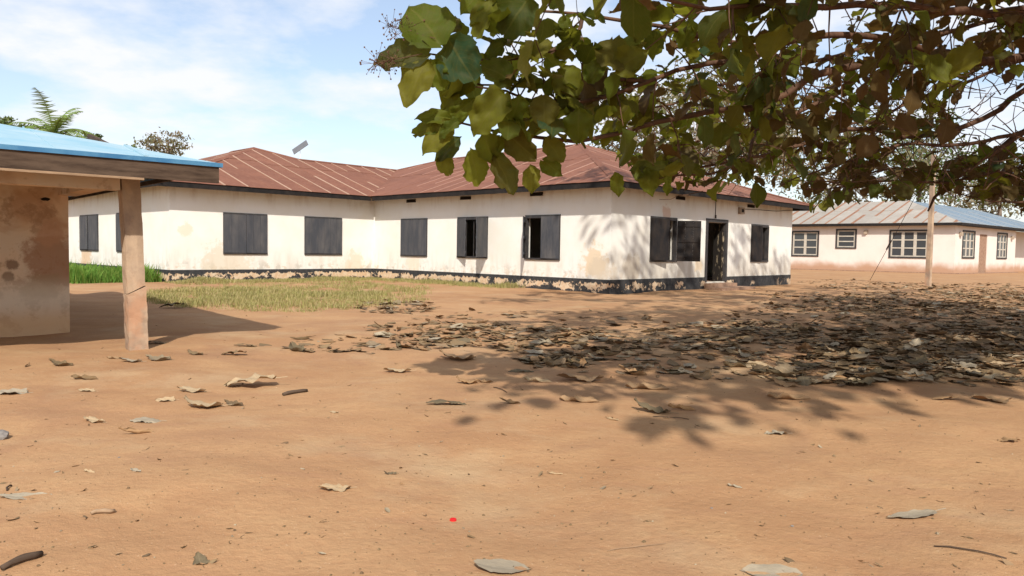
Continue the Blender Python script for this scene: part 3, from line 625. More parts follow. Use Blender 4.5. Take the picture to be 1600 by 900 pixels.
# ---------------------------------------------------------------- pole, solar lamp
pp = gnd(1450, 447)
pole = thing('utility_pole', 'pale concrete pole standing in the leaf-strewn yard before the far house', 'pole', (pp.x, pp.y, 0), R(35))
b = MB(); b.tube([(0, 0, -.1), (0, 0, 5.6)], [.14, .10], 4); obj('shaft', b, M['pillar'], pole)
for zz in np.arange(.5, 5.2, .55):
    b = MB(); b.box((-.025, -.098+.006*zz, zz), (.025, -.05, zz+.38), Matrix.Rotation(R(45), 4, 'Z')); obj('recess_shade', b, M['oldwood'], pole)  # dark blocks level with the shaft face paint the shade of its recesses
b = MB(); b.box((-.5, -.05, 5.0), (.5, .05, 5.1)); obj('crossarm', b, M['oldwood'], pole)
gp = gnd(1357, 437); b = MB(); pt = Vector((pp.x, pp.y, 5.3)); g_e = Vector((gp.x-.4, gp.y-1, 0))
b.tube([pt, pt.lerp(g_e, .5)-Z*.06, g_e], .012, 4); 
q0 = pt.lerp(g_e, .62); q1 = pt.lerp(g_e, .70); b.tube([q0, q1], .04, 5)
o = link('guy_wire', b.mesh('guy_wire', M['cable']), pole); o.matrix_parent_inverse = Matrix.Identity(4)
o.matrix_local = (Matrix.Translation((pp.x, pp.y, 0)) @ Matrix.Rotation(R(35), 4, 'Z')).inverted()
sp_ = at(469, 230, 52); slp = thing('solar_street_lamp', 'tilted solar panel on a pole rising behind the rusted roof', 'lamp', (sp_.x, sp_.y, 0))
b = MB(); b.tube([(0, 0, 0), (0, 0, sp_.z-.1)], [.03, .014], 6); obj('pole', b, M['far_wall'], slp)
b = MB(); b.box((-.60, -.30, -.015), (.60, .30, .015)); o = obj('solar_panel', b, mat_plain('solar_panel_back', (.13, .13, .14), (.10, .11, .12), .5, .4, 3, bump=0), slp); o.matrix_local = Matrix.Translation((0, 0, sp_.z)) @ Matrix.Rotation(R(-35), 4, 'Y') @ Matrix.Rotation(R(48), 4, 'X')

# ---------------------------------------------------------------- leaf shapes
def leaf_shape(nl, nw, wid, curl, roll, wav, rag, seed):
    """leaf of length 1 from the stalk at the origin along +y; returns verts, quads, uv"""
    rg = np.random.default_rng(seed); V = []; U = []; ph = rg.random(4)*6
    for i in range(nl+1):
        t = i/nl; w = wid*.5*(math.sin(math.pi*min(1, (t*.93+.035))**.85)**.75)
        if i in (0, nl): w *= .25
        wl = w*(1+rag*rg.uniform(-1, .6)); wr = w*(1+rag*rg.uniform(-1, .6))
        cz = curl*(t-.3)**2; 
        for j in range(nw+1):
            s = j/nw*2-1; x = s*(wr if s > 0 else wl); ax = abs(s)
            if roll:
                a = s*roll; rr = max(.01, (wl+wr)/2/abs(roll)); xx = rr*math.sin(abs(roll)*s); zz = rr*(1-math.cos(a))*(1 if roll > 0 else -1)
            else: xx, zz = x, 0
            zz += .10*wid*ax+wav*math.sin(t*9+ph[0]+s*2)*ax+wav*.6*math.sin(t*17+ph[1])*ax
            V.append((xx, t+.03*math.sin(s*3+ph[2]), cz+zz)); U.append((j/nw, t))
    Q = [(i*(nw+1)+j, i*(nw+1)+j+1, (i+1)*(nw+1)+j+1, (i+1)*(nw+1)+j) for i in range(nl) for j in range(nw)]
    return np.array(V), np.array(Q), np.array(U)
FRESH = [leaf_shape(8, 4, w, c, 0, .055, .24, s) for s, (w, c) in enumerate([(.78, -.5), (.70, -.25), (.85, -.4), (.66, -.8), (.74, .15), (.8, -.6)])]
DRY = [leaf_shape(5, 4, w, c, r, .05, .25, 20+s) for s, (w, c, r) in enumerate([(.6, .4, 0), (.7, .7, .9), (.55, .25, 1.7), (.65, -.5, 0), (.5, .6, 2.2), (.75, .15, .5), (.6, -.35, -1.1), (.7, .9, 0)])]
def crumple(sh, amt, seed, stalk=True):
    v, q, u = sh; v = v.copy(); f = np.array
    n1 = vnoise(v[:, 0]*1.0+seed, v[:, 1], .16, seed)+.5*vnoise(v[:, 0]+seed, v[:, 1], .07, seed+1); n2 = vnoise(v[:, 0]+seed*2, v[:, 1], .12, seed+2); n3 = vnoise(v[:, 0], v[:, 1]+seed, .10, seed+3)
    edge = np.abs(u[:, 0]-.5)*2; v[:, 2] += n1*amt*(.5+edge); v[:, 0] += n2*amt*.6*edge; v[:, 1] += n3*amt*.8*edge
    if stalk:                                      # a thin crooked stalk at the base
        n0 = len(v); P = [(0, .02, 0), (.015, -.10, .02), (-.01, -.22, .05)]; add = []
        for (x, y, z) in P: add += [(x-.010, y, z), (x+.010, y, z), (x, y, z+.02)]
        v = np.vstack([v, np.array(add)]); u = np.vstack([u, np.tile([[.5, 0]], (9, 1))])
        q = np.vstack([q, np.array([(n0+3*i+a, n0+3*i+b, n0+3*i+3+b, n0+3*i+3+a) for i in range(2) for a, b in ((0, 1), (1, 2), (2, 0))])])
    return v, q, u
FINE = [crumple(leaf_shape(14, 10, w, c, r_, .045, .22, 60+s_), .17, 5+s_) for s_, (w, c, r_) in enumerate([(.6, .4, 0), (.7, .7, .9), (.55, .25, 1.7), (.65, -.5, 0), (.5, .6, 2.2), (.75, .15, .3), (.6, -.35, -1.1), (.7, .9, 0)])]
SMOOTH_ = [crumple(leaf_shape(14, 10, w, c, 0, .012, .10, 90+s_), .05, 45+s_, s_ == 0) for s_, (w, c) in enumerate([(.45, .1), (.7, .15), (.8, .05)])]
def place_many(shapes, mats, idx, rnd):
    """mats (n,4,4), idx shape index -> joined V,F,uv,rnd"""
    Vs, Fs, Us, Rs = [], [], [], []; n0 = 0
    for k, (v, q, u) in enumerate(shapes):
        sel = [i for i in range(len(mats)) if idx[i] == k]
        if not sel: continue
        Ms = np.array([mats[i] for i in sel]); VV = np.einsum('nij,kj->nki', Ms[:, :3, :3], v)+Ms[:, None, :3, 3]
        m_ = len(sel); Vs.append(VV.reshape(-1, 3)); Fs.append((q[None]+(np.arange(m_)*len(v))[:, None, None]).reshape(-1, 4)+n0)
        Us.append(np.tile(u, (m_, 1))); Rs.append(np.repeat(np.array([rnd[i] for i in sel]), len(v))); n0 += m_*len(v)
    return np.concatenate(Vs), np.concatenate(Fs), np.concatenate(Us), np.concatenate(Rs)
def frame(base, d, nrm, s, sw=1.0):
    """matrix taking leaf space (y along d, z towards nrm) to the world"""
    d = Vector(d).normalized(); n_ = (Vector(nrm)-d*Vector(nrm).dot(d))
    n_ = n_.normalized() if n_.length > 1e-4 else d.orthogonal().normalized(); x = d.cross(n_)
    m = Matrix.Identity(4)
    for i in range(3): m[i][0], m[i][1], m[i][2], m[i][3] = x[i]*s*sw, d[i]*s, n_[i]*s, base[i]
    return m

# ---------------------------------------------------------------- the overhanging tree
tree = thing('teak_tree', 'broad-leaved tree with drooping leafy branches reaching over the yard from the right', 'tree', (11.2, 10.5, 0))
tinv = Matrix.Translation((-11.2, -10.5, 0))
TB = Vector((11.2, 10.5, 0))
# limbs as (x, y, metres ahead, radius) — starting at the trunk, which stands right of the picture
fork = Vector((11.0, 10.4, 3.2)); fork2 = Vector((10.9, 10.3, 4.0))
def limb(pts, rad0, rad1, start=None):
    P = [at(*p) for p in pts]
    if start is not None: P = [start]+P
    N = len(P); rs = [rad0+(rad1-rad0)*(i/(N-1)) for i in range(N)]; return P, rs
limbs = [
    limb([(1700, 95, 9.2), (1600, 89, 8.6), (1533, 92, 8.2), (1433, 92, 7.8), (1387, 93, 7.6), (1333, 102, 7.3), (1267, 120, 7.0), (1227, 147, 6.9), (1187, 168, 6.8), (1120, 172, 6.5), (1087, 180, 6.4), (1027, 188, 6.2), (967, 207, 6.0), (900, 222, 5.8), (840, 215, 5.6), (770, 205, 5.5), (720, 192, 5.4)], .055, .007, fork),
    limb([(1453, 80, 7.9), (1417, 67, 7.7), (1367, 57, 7.4), (1300, 52, 7.1), (1250, 58, 6.9), (1200, 78, 6.7), (1153, 96, 6.5), (1113, 100, 6.4), (1057, 108, 6.2), (1010, 127, 6.0), (950, 153, 5.8), (873, 165, 5.6), (827, 157, 5.5), (790, 143, 5.4), (740, 135, 5.3)], .038, .006, at(1533, 92, 8.2)),
    limb([(1100, 60, 6.2), (1040, 40, 6.0), (970, 30, 5.8), (910, 23, 5.7), (870, 20, 5.6), (800, 15, 5.5), (750, 5, 5.4)], .02, .006, at(1200, 78, 6.7)),
    limb([(908, 43, 5.65), (893, 63, 5.6), (860, 80, 5.5), (823, 90, 5.4), (770, 95, 5.3), (720, 90, 5.2), (670, 84, 5.1)], .017, .006, at(910, 23, 5.7)),
    limb([(940, 123, 5.75), (890, 125, 5.6), (823, 133, 5.5), (753, 132, 5.4), (710, 125, 5.3)], .014, .005, at(1010, 127, 6.0)),
    limb([(1680, 170, 11), (1600, 205, 10.4), (1560, 235, 10.2), (1520, 255, 10.1), (1490, 280, 10), (1460, 308, 9.9), (1450, 330, 9.9)], .06, .012, fork),
    limb([(1560, 218, 10.1), (1490, 228, 9.8), (1430, 222, 9.5), (1380, 235, 9.3), (1330, 250, 9.1), (1270, 270, 8.9), (1220, 290, 8.7)], .03, .007, at(1600, 205, 10.4)),
    limb([(1680, 110, 11), (1600, 140, 10.5), (1540, 185, 10.1), (1490, 203, 9.8), (1440, 215, 9.6), (1360, 200, 9.2), (1290, 210, 8.9), (1230, 235, 8.6), (1160, 250, 8.3), (1090, 262, 8.0), (1030, 270, 7.8)], .05, .008, fork2),
    limb([(1300, 150, 8.2), (1240, 180, 8.0), (1180, 205, 7.8), (1110, 215, 7.6), (1040, 230, 7.4), (980, 255, 7.2)], .028, .007, at(1387, 93, 7.6)),
    limb([(1700, 250, 12.5), (1600, 262, 12), (1540, 272, 11.8), (1480, 268, 11.5), (1400, 262, 11.2), (1340, 275, 11), (1280, 292, 10.8)], .045, .008, fork),
    limb([(1750, 20, 8.5), (1600, 15, 7.2), (1480, 20, 6.6), (1380, 5, 6.2), (1290, 15, 5.9), (1200, 8, 5.6), (1110, 15, 5.4), (1020, -5, 5.2)], .05, .01, fork2),
    limb([(1650, -80, 7.0), (1450, -90, 5.8), (1250, -110, 4.8), (1100, -90, 4.3), (960, -120, 4.0), (820, -90, 3.8)], .05, .01, fork2),
    limb([(1900, -150, 7.0), (1600, -200, 5.2), (1350, -260, 4.3), (1120, -300, 3.7), (900, -260, 3.3)], .05, .01, fork2),
    limb([(1900, -60, 9.5), (1600, -120, 9.0), (1350, -160, 8.4), (1100, -120, 7.8), (920, -90, 7.2)], .05, .01, fork2),
    limb([(1700, -10, 11), (1560, 30, 10.6), (1420, 60, 10.2), (1280, 90, 9.8), (1160, 120, 9.4), (1050, 160, 9.0), (960, 190, 8.7)], .045, .008, fork2),
    limb([(1720, 300, 12), (1640, 300, 11.6), (1590, 305, 11.3), (1540, 300, 11)], .04, .008, fork),
    limb([(1560, 270, 9.4), (1480, 285, 9.2), (1400, 282, 9.0), (1330, 290, 8.8), (1260, 296, 8.6)], .022, .006, at(1600, 262, 12)),
    limb([(1170, 250, 7.3), (1110, 270, 7.2), (1050, 276, 7.0), (1000, 285, 6.9)], .018, .006, at(1180, 205, 7.8)),
    limb([(1640, 310, 9.5), (1590, 318, 9.4), (1540, 312, 9.3), (1490, 300, 9.2)], .02, .006, at(1700, 250, 12.5)),
    limb([(1900, 0, 14), (1700, 60, 14.5), (1500, 130, 14), (1350, 190, 13.5), (1230, 230, 13), (1120, 250, 12.5)], .05, .01, fork2),
]
HIGH = [[(9, 10, 6), (6, 10, 7.5), (2.5, 10, 8), (0, 9.5, 7.8)], [(10, 12, 6.5), (8, 15, 8), (5, 17, 9), (2.5, 18, 9)], [(12, 14, 7), (12, 18, 9), (11, 20, 9.5)],
        [(9, 7, 6), (6, 5, 6), (3, 4, 5), (.5, 3.5, 4.2)], [(11, 7, 6), (9, 3, 6), (6, 1.5, 5)], [(8, 12, 7), (4, 13, 8.2), (1, 13, 8)],
        [(9, 5, 5.6), (5, 2.9, 5.6), (2.8, 1.4, 5.2), (1.0, .8, 5.0), (-.1, 1.0, 4.9)], [(8, 4, 6), (5, 1.8, 6.0), (3.6, -.4, 6.1), (2.5, -.9, 6.0)], [(12, 10, 7.5), (12, 9, 10)], [(9, 10, 7.5), (6, 12, 9.5), (3, 15, 10.5)], [(10, 13, 8), (9, 17, 10), (8, 20, 10.5)], [(11, 12, 8), (14, 15, 9), (16, 18, 9.5)], [(7, 7, 6.5), (3.5, 7, 7), (1, 6, 6.8)], [(8, 9, 5), (5, 8, 5.6), (2, 7.5, 5.4), (0, 7, 4.9)]]
def wob(P, rs, amp=.03):
    """resample a polyline with a little wobble so it reads as a grown branch"""
    Q, q = [], []
    for i in range(len(P)-1):
        a, b = P[i], P[i+1]; L = (b-a).length; n = max(1, int(L/.25))
        for k in range(n):
            t = k/n; p = a.lerp(b, t)
            if k or i: p = p+Vector((random.uniform(-amp, amp), random.uniform(-amp, amp), random.uniform(-amp, amp)))*min(1, L)
            Q.append(p); q.append(rs[i]*(1-t)+rs[i+1]*t)
    return Q+[P[-1]], q+[rs[-1]]
tr = MB(); tr.tube([Vector((11.3, 10.6, -.1)), Vector((11.2, 10.5, .4)), Vector((11.05, 10.45, 1.8)), fork, fork2, Vector((11.2, 10.2, 5.4))], [.34, .26, .22, .19, .16, .11], 10)
link('trunk', tr.mesh('trunk', M['bark'], True), tree).matrix_local = tinv
LB = []
for P, rs in limbs:
    P, rs = wob(P, rs); LB.append((P, rs)); b = MB(); b.tube(P, rs, 6)
    link('branch', b.mesh('branch', M['bark'], True), tree).matrix_local = tinv
# silhouette rule of the crown: how low the foliage hangs (photo pixels), sampled in space through the same geometry
LOW = [(560, -50), (630, -20), (680, 60), (700, 175), (715, 215), (760, 235), (800, 255), (850, 262), (900, 225), (950, 222), (985, 262), (1030, 282), (1060, 288), (1130, 300), (1200, 312), (1260, 326), (1330, 326), (1420, 312), (1460, 292), (1500, 308), (1600, 334), (1700, 340), (2600, 350)]
def lowlim(x): return float(np.interp(x, [a for a, b in LOW], [b for a, b in LOW]))
SPARSE = [(1560, 180, 75, 45), (950, 48, 38, 25), (1288, 32, 22, 22), (1450, 235, 40, 22), (1415, 30, 30, 15), (1480, 60, 18, 14), (1240, 210, 22, 14), (1120, 70, 20, 12)]
def ok(P):
    x, y = topx(P)
    if x < -9000: return True
    if x < 640: return False
    if y > lowlim(x): return False
    if P.z < .9: return False
    for (cx, cy, rx, ry) in SPARSE:
        if ((x-cx)/rx)**2+((y-cy)/ry)**2 < 1: return random.random() < .10
    return True
NLOW = len(LB)
for H_ in HIGH:
    P = [fork2]+[Vector(p) for p in H_]; rs = [.09-.08*i/(len(P)-1) for i in range(len(P))]; P, rs = wob(P, rs, .05); LB.append((P, rs)); b = MB(); b.tube(P, rs, 6)
    link('branch', b.mesh('branch', M['bark'], True), tree).matrix_local = tinv
    sb = MB(); st_ = 5
    for i in range(8, len(P)-1, st_):
        d = (P[i+1]-P[i]).normalized(); sd_ = d.cross(Z).normalized()*random.choice([-1, 1]); q = P[i]; Q = [q]; dd = (sd_+d*.7+Z*random.uniform(-.2, .5)).normalized()
        for _ in range(6): dd = (dd+Vector((random.uniform(-.2, .2), random.uniform(-.2, .2), random.uniform(-.25, .15)))).normalized(); q = q+dd*random.uniform(.2, .42); Q.append(q)
        rs2 = [.028-.004*k for k in range(7)]; sb.tube(Q, rs2, 5); LB.append((Q, rs2))
    o = link('side_branches', sb.mesh('side_branches', M['bark'], True), tree); o.matrix_local = tinv; o['kind'] = 'stuff'
tw = MB(); L_m, L_i, L_r, L_b = [], [], [], []
def spray(base, d, L, nl, size, brown):
    """a twig with pairs of leaves"""
    N = 4; P = [base]; dd = Vector(d).normalized()
    for k in range(N):
        dd = (dd+Vector((random.uniform(-.22, .22), random.uniform(-.22, .22), random.uniform(-.28, .10)))).normalized(); P.append(P[-1]+dd*(L/N))
    if not ok(P[-1]): return 0
    tw.tube(P, [.008, .006, .005, .004, .003], 4, cap=False); cnt = 0
    for k in range(nl):
        t = .25+.75*k/max(1, nl-1); f_ = t*N; i = min(N-1, int(f_)); p = P[i].lerp(P[i+1], f_-i); ax = (P[i+1]-P[i]).normalized()
        side = ax.cross(Z).normalized()*(1 if k % 2 else -1); ld_ = (side*random.uniform(.5, 1.2)+ax*random.uniform(.2, .9)+Z*random.uniform(-.9, .05)).normalized()
        if k == nl-1: ld_ = (ax+Z*random.uniform(-.6, .1)).normalized()
        s = size*random.uniform(.55, 1.15); c = p+ld_*(s*.75)
        if not ok(c): continue
        nv = Vector((random.uniform(-.6, .6), random.uniform(-.6, .6), 1)); mt = frame(p+ld_*.03, ld_, nv, s, random.uniform(.85, 1.1))
        L_m.append(mt); L_i.append(random.randrange(len(FRESH))); L_r.append(random.random()); L_b.append(brown > random.random()); cnt += 1
    return cnt
dens = [5.5, 5.5, 5.5, 4.5, 5.5, 3.6, 6.5, 6, 7.5, 7.5, 9.5, 7, 5.0, 6, 7.5, 8, 9, 10, 8, 6]; dens += [4.8]*(len(LB)-len(dens))
for (P, rs), dn in zip(LB, dens):
    for i in range(len(P)-1):
        a, b = P[i], P[i+1]; L = (b-a).length; x, y = topx(a); n = L*dn
        for _ in range(int(n)+(random.random() < n % 1)):
            if i < 6 and rs[i] > .045 and x > 1650 and random.random() < .4: continue
            t = random.random(); base = a.lerp(b, t); ax = (b-a).normalized(); o = ax.orthogonal().normalized(); o2 = ax.cross(o); th = random.uniform(0, 2*math.pi)
            d = (o*math.cos(th)+o2*math.sin(th))+ax*random.uniform(.2, .9)
            far_ = base.y > 7.5 or x > 1250
            sz = random.uniform(.18, .31) if not far_ else random.uniform(.16, .28)
            if P is not None and len(LB) and base.z > 4.5: sz *= 1.3
            spray(base, d, random.uniform(.25, .7) if not far_ else random.uniform(.3, .95), random.randint(3, 6), sz, .08 if x < 1050 else (.22 if x < 1250 else .58))
# the leaves that draw the outline against the sky at the end of the branches: stalk, tip, width/length, metres ahead, tone
EDGE = [(690, 72, 640, 2, .95, 5.0, .35), (672, 84, 580, 92, .55, 5.0, .30), (668, 92, 632, 162, .75, 5.0, .95), (672, 92, 692, 140, .8, 5.05, .1), (700, 60, 738, 124, .9, 5.1, .15),
        (770, -4, 742, 56, .55, 5.1, .3), (828, -6, 786, 54, 1.0, 5.1, .5), (752, -14, 722, 20, .75, 5.1, .12), (804, 128, 752, 100, .75, 5.2, .5), (790, 143, 738, 208, .7, 5.1, .55),
        (702, 184, 650, 182, .5, 5.2, .3), (704, 184, 740, 156, .6, 5.25, .15), (696, 192, 644, 208, .55, 5.2, .3), (706, 192, 660, 238, .6, 5.2, .18), (718, 188, 684, 214, .5, 5.1, .12),
        (812, 148, 800, 192, .95, 5.1, 1.0), (850, 150, 850, 200, .9, 5.2, .5), (905, 168, 902, 224, .95, 5.2, .08), (690, 238, 702, 274, .75, 5.4, .2), (735, 232, 748, 290, .75, 5.4, .32), (772, 240, 802, 302, .6, 5.4, .3),
        (828, 258, 832, 300, .8, 5.5, .45), (848, 250, 876, 272, .75, 5.5, .65), (720, 214, 680, 250, .7, 5.3, .4), (880, 26, 884, 46, .9, 5.4, .1), (860, 14, 878, -6, .8, 5.4, .4), (740, 95, 706, 60, .8, 5.2, .5),
        (700, 55, 712, 22, .8, 5.2, .6), (830, 90, 862, 60, .7, 5.4, .35), (826, 96, 818, 60, .6, 5.4, .6), (868, 78, 896, 60, .4, 5.5, .7), (760, 95, 790, 62, .7, 5.3, .2), (960, 270, 968, 305, .7, 6.3, .25), (1000, 262, 1022, 302, .7, 6.4, .3),
        (985, 268, 1050, 262, .5, 6.4, .32), (1040, 270, 1045, 305, .6, 6.5, .2), (790, 205, 836, 250, .8, 5.3, .33), (755, 205, 770, 255, .8, 5.3, .2), (850, 215, 880, 252, .8, 5.4, .65), (920, 130, 940, 90, .9, 5.5, .45), (960, 110, 1010, 78, .8, 5.5, .3),
        (930, 75, 990, 100, .8, 5.5, .4), (870, 110, 905, 150, 1.0, 5.4, .45), (745, 110, 700, 150, .6, 5.3, .1), (1130, 60, 1158, 8, .8, 5.6, .5), (1230, 62, 1224, 2, .95, 5.6, .62), (1080, 40, 1062, 76, .8, 5.6, .15), (1485, 130, 1420, 80, .6, 6.0, .4), (1530, 75, 1470, 118, .7, 6.0, .42), (1100, 45, 1130, 80, .7, 5.6, .3)]
HAND = []
for (x0, y0, x1, y1, wr, D, tone) in EDGE:
    a, b = at(x0, y0, D), at(x1, y1, D+random.uniform(-.12, .12)); L = (b-a).length
    nv = Vector((0, -1, 0))+Vector((random.uniform(-.45, .45), 0, random.uniform(-.2, .7))); k = random.choice([0, 1, 2, 4])
    HAND.append((frame(a, b-a, nv, L, wr/.76), k, tone))
FRF = [crumple(leaf_shape(14, 10, w, c, 0, .05, .14, 80+s_), .13, 31+s_, False) for s_, (w, c) in enumerate([(.78, -.5), (.70, -.3), (.85, -.4), (.66, -.8), (.80, -.2), (.8, -.6)])]
fv = [bigmesh('leaf', v, q, M['leaf'], u, np.zeros(len(v))) for v, q, u in FRESH]
fvb = [bigmesh('leaf', v, q, M['leafbrown'], u, np.zeros(len(v))) for v, q, u in FRESH]
for i, (mt, k, tone) in enumerate(HAND):
    v, q, u = FRF[k]; me = bigmesh('leaf', v, q, M['leaf'], u, np.full(len(v), tone/3.17)); link('leaf', me, tree).matrix_local = tinv @ mt
def vis_size(mt):
    P = Vector((mt[0][3], mt[1][3], mt[2][3])); x, y = topx(P); s = math.sqrt(sum(mt[i][1]**2 for i in range(3)))
    return s/P.y if (560 < x < 1620 and -20 < y < 345) else 0
order = sorted(range(len(L_m)), key=lambda i: -vis_size(L_m[i])); nind = 296-len(HAND)-0
for i in order[:nind]: link('leaf', (fvb if L_b[i] else fv)[L_i[i]], tree).matrix_local = tinv @ L_m[i]
for flag, mk in ((False, 'leaf'), (True, 'leafbrown')):
    sel = [i for i in order[nind:] if L_b[i] == flag]
    V, Fq, U_, R_ = place_many(FRESH, [np.array(L_m[i]) for i in sel], [L_i[i] for i in sel], [L_r[i] for i in sel])
    o = link('foliage', bigmesh('foliage', V, Fq, M[mk], U_, R_), tree); o.matrix_local = tinv; o['kind'] = 'stuff'
print('canopy leaves', len(L_m))
# bare twigs
for (x0, y0, D0) in [(random.uniform(1080, 1600), random.uniform(120, 300), random.uniform(7.5, 11)) for _ in range(260)]:
    p = at(x0, y0, D0); d = Vector((random.uniform(-1, 1), random.uniform(-.6, .6), random.uniform(-.6, .9))).normalized(); P = [p]
    for k in range(4): d = (d+Vector((random.uniform(-.35, .35), random.uniform(-.35, .35), random.uniform(-.35, .35)))).normalized(); P.append(P[-1]+d*random.uniform(.08, .2))
    if topx(P[-1])[1] < 320: tw.tube(P, [.007, .006, .005, .004, .003], 4, cap=False)
o = link('twigs', tw.mesh('twigs', M['bark']), tree); o.matrix_local = tinv; o['kind'] = 'stuff'
# fine seed sprays at the outer tip
sd = MB()
for (x0, y0, x1, y1) in ((660, 84, 585, 100), (680, 60, 605, 40)):
    a, b = at(x0, y0, 5.0), at(x1, y1, 5.0); sd.tube([a, b], .003, 4)
    for _ in range(70):
        t = random.uniform(.55, 1.05); p = a.lerp(b, t); e = p+Vector((random.gauss(0, .05), random.gauss(0, .05), random.gauss(0, .05))); sd.tube([p, e], .0012, 3, cap=False); s = random.uniform(.005, .010)
        sd.box(e-Vector((s, s, s))*.5, e+Vector((s, s, s))*.5)
o = link('seed_sprays', sd.mesh('seed_sprays', M['bark']), tree); o.matrix_local = tinv; o['kind'] = 'stuff'

# ---------------------------------------------------------------- background trees
def card(n, C, size, rg):
    """n little four-cornered leaves at centres C"""
    a = rg.normal(size=(n, 3)); a /= np.linalg.norm(a, axis=1)[:, None]; b = rg.normal(size=(n, 3)); b -= a*(a*b).sum(1)[:, None]; b /= np.linalg.norm(b, axis=1)[:, None]
    s = size*rg.uniform(.5, 1.3, (n, 1)); V = np.stack([C-a*s, C+b*s*.45, C+a*s, C-b*s*.45], 1).reshape(-1, 3); return V, np.arange(n*4).reshape(-1, 4)
def bg_tree(name, label, x, y, D, w, h, ybase, mat, nclump=40, per=70, size=.16, seed=1, trunk=.2, bare=0, group=None):
    """crown centred at photo pixel x,y; w,h its size in pixels"""
    rg = np.random.default_rng(seed); rr = random.Random(seed); c = at(x, y, D); W_, H_ = w*D/FPX/2, h*D/FPX/2
    t = thing(name, label, 'tree', (c.x, c.y, 0), group=group); b = MB()
    b.tube([(0, 0, -.1), (.1, 0, c.z*.4), (-.1, 0, max(1, c.z-H_*.6)), (0, 0, c.z+H_*.4)], [trunk, trunk*.8, trunk*.6, trunk*.2], 7)
    CC = []
    for k in range(nclump):
        d = rg.normal(size=3); d /= np.linalg.norm(d); r_ = rg.uniform(.45, 1)**.6; CC.append((d[0]*W_*r_, d[1]*W_*r_, c.z+d[2]*H_*r_))
        if k % 2 == 0: st_ = Vector((0, 0, c.z-H_*.4)); e = Vector(CC[-1]); mid = st_.lerp(e, .5)+Vector((0, 0, -.1*H_)); b.tube([st_, mid, e], [trunk*.3, trunk*.18, trunk*.06], 5, cap=False)
    for k in range(bare):
        st_ = Vector(CC[rr.randrange(nclump)]); d = Vector((rr.uniform(-1, 1), rr.uniform(-1, 1), rr.uniform(0, 1.4))).normalized(); b.tube([st_, st_+d*H_*.3, st_+d*H_*.55+Vector((rr.uniform(-.3, .3), 0, 0))], [.04, .03, .012], 4, cap=False)
    obj('trunk', b, M['bark2'], t, smooth=True); C = np.concatenate([np.array(q)+rg.normal(size=(per, 3))*np.array([W_, W_, H_])*.15 for q in CC])
    V, Fq = card(len(C), C, size, rg); rn = np.repeat(np.repeat(rg.random(nclump), per)*.7+rg.random(len(C))*.3, 4)/3.17
    o = link('crown', bigmesh('crown', V, Fq, mat, np.tile([[.5, 0], [1, .5], [.5, 1], [0, .5]], (len(C), 1)), rn, False), t); o['kind'] = 'stuff'
bg_tree('yard_tree', 'tall thinning olive-brown tree right behind the rusted school roof', 1090, 215, 46, 320, 200, 0, M['bgleaf'], 100, 130, .16, 3, .3, 30)
bg_tree('yard_tree', 'bushy grey-green tree behind the near end of the far house', 1330, 255, 78, 250, 170, 0, M['bgleaf'], 55, 80, .26, 4, .35, 10)
bg_tree('yard_tree', 'light green tree rising behind the middle of the far house', 1440, 250, 82, 150, 140, 0, M['bggreen'], 40, 80, .24, 5, .3, 5)
bg_tree('yard_tree', 'wide pale tree over the blue roof of the far house', 1565, 290, 90, 210, 100, 0, M['bgleaf'], 45, 75, .28, 6, .35, 8)
bg_tree('yard_tree', 'small half-bare tree between the blue roof and the rusted roof', 264, 226, 62, 80, 36, 0, M['bgleaf'], 26, 34, .16, 7, .18, 22)
bg_tree('yard_tree', 'low dark tree top just showing left of the half-bare tree', 208, 236, 66, 34, 16, 0, M['bggreen'], 12, 60, .16, 8, .15, 0)
bg_tree('yard_tree', 'small round green tree top right beside the palm crown', 140, 216, 56, 38, 16, 0, M['bggreen'], 14, 70, .15, 9, .15, 0)
bg_tree('yard_tree', 'grey-green tree top at the left behind the blue roof', 18, 196, 58, 56, 22, 0, M['bggreen'], 16, 70, .15, 10, .15, 0)
def palm(x, y, D, scale, label, seed):
    rr = random.Random(seed); c = at(x, y, D); t = thing('oil_palm', label, 'palm', (c.x, c.y, 0)); b = MB(); b.tube([(0, 0, -.1), (.15, 0, c.z*.5), (0, 0, c.z)], [.3, .25, .28], 8); obj('trunk', b, M['bark2'], t)
    n = 19
    for k in range(n):
        az = 2*math.pi*k/n+rr.uniform(-.2, .2); el = rr.uniform(.1, 1.3); L = scale*rr.uniform(.8, 1.1); d = Vector((math.cos(az)*math.cos(el), math.sin(az)*math.cos(el), math.sin(el))); p = Vector((0, 0, c.z)); mb = MB(); P = [p]; S_ = 14
        for i in range(S_): d = (d+Vector((0, 0, -.11*(.6+i*.06)))).normalized(); p = p+d*(L/S_); P.append(p)
        mb.tube(P, [.035*(1-i/(S_+1)) for i in range(S_+1)], 4)
        for i in range(1, S_+1):
            ax = (P[i]-P[i-1]).normalized(); sd_ = ax.cross(Z).normalized()
            for sgn in (-1, 1):
                for h_ in (0, .5):
                    q = P[i-1].lerp(P[i], h_); ll = scale*.24*math.sin(math.pi*min(.95, (i+1)/(S_+2)))+.08; e = q+(sd_*sgn*.8+ax*.5+Vector((0, 0, -.35+rr.uniform(-.2, .2)))).normalized()*ll; w_ = ax*.05*scale/3
                    mb.add([q-w_, q+w_, e], [(0, 1, 2)])
        obj('frond', mb, M['palm'], t)
palm(84, 210, 50, 3.3, 'oil palm crown showing above the pale blue roof', 4)

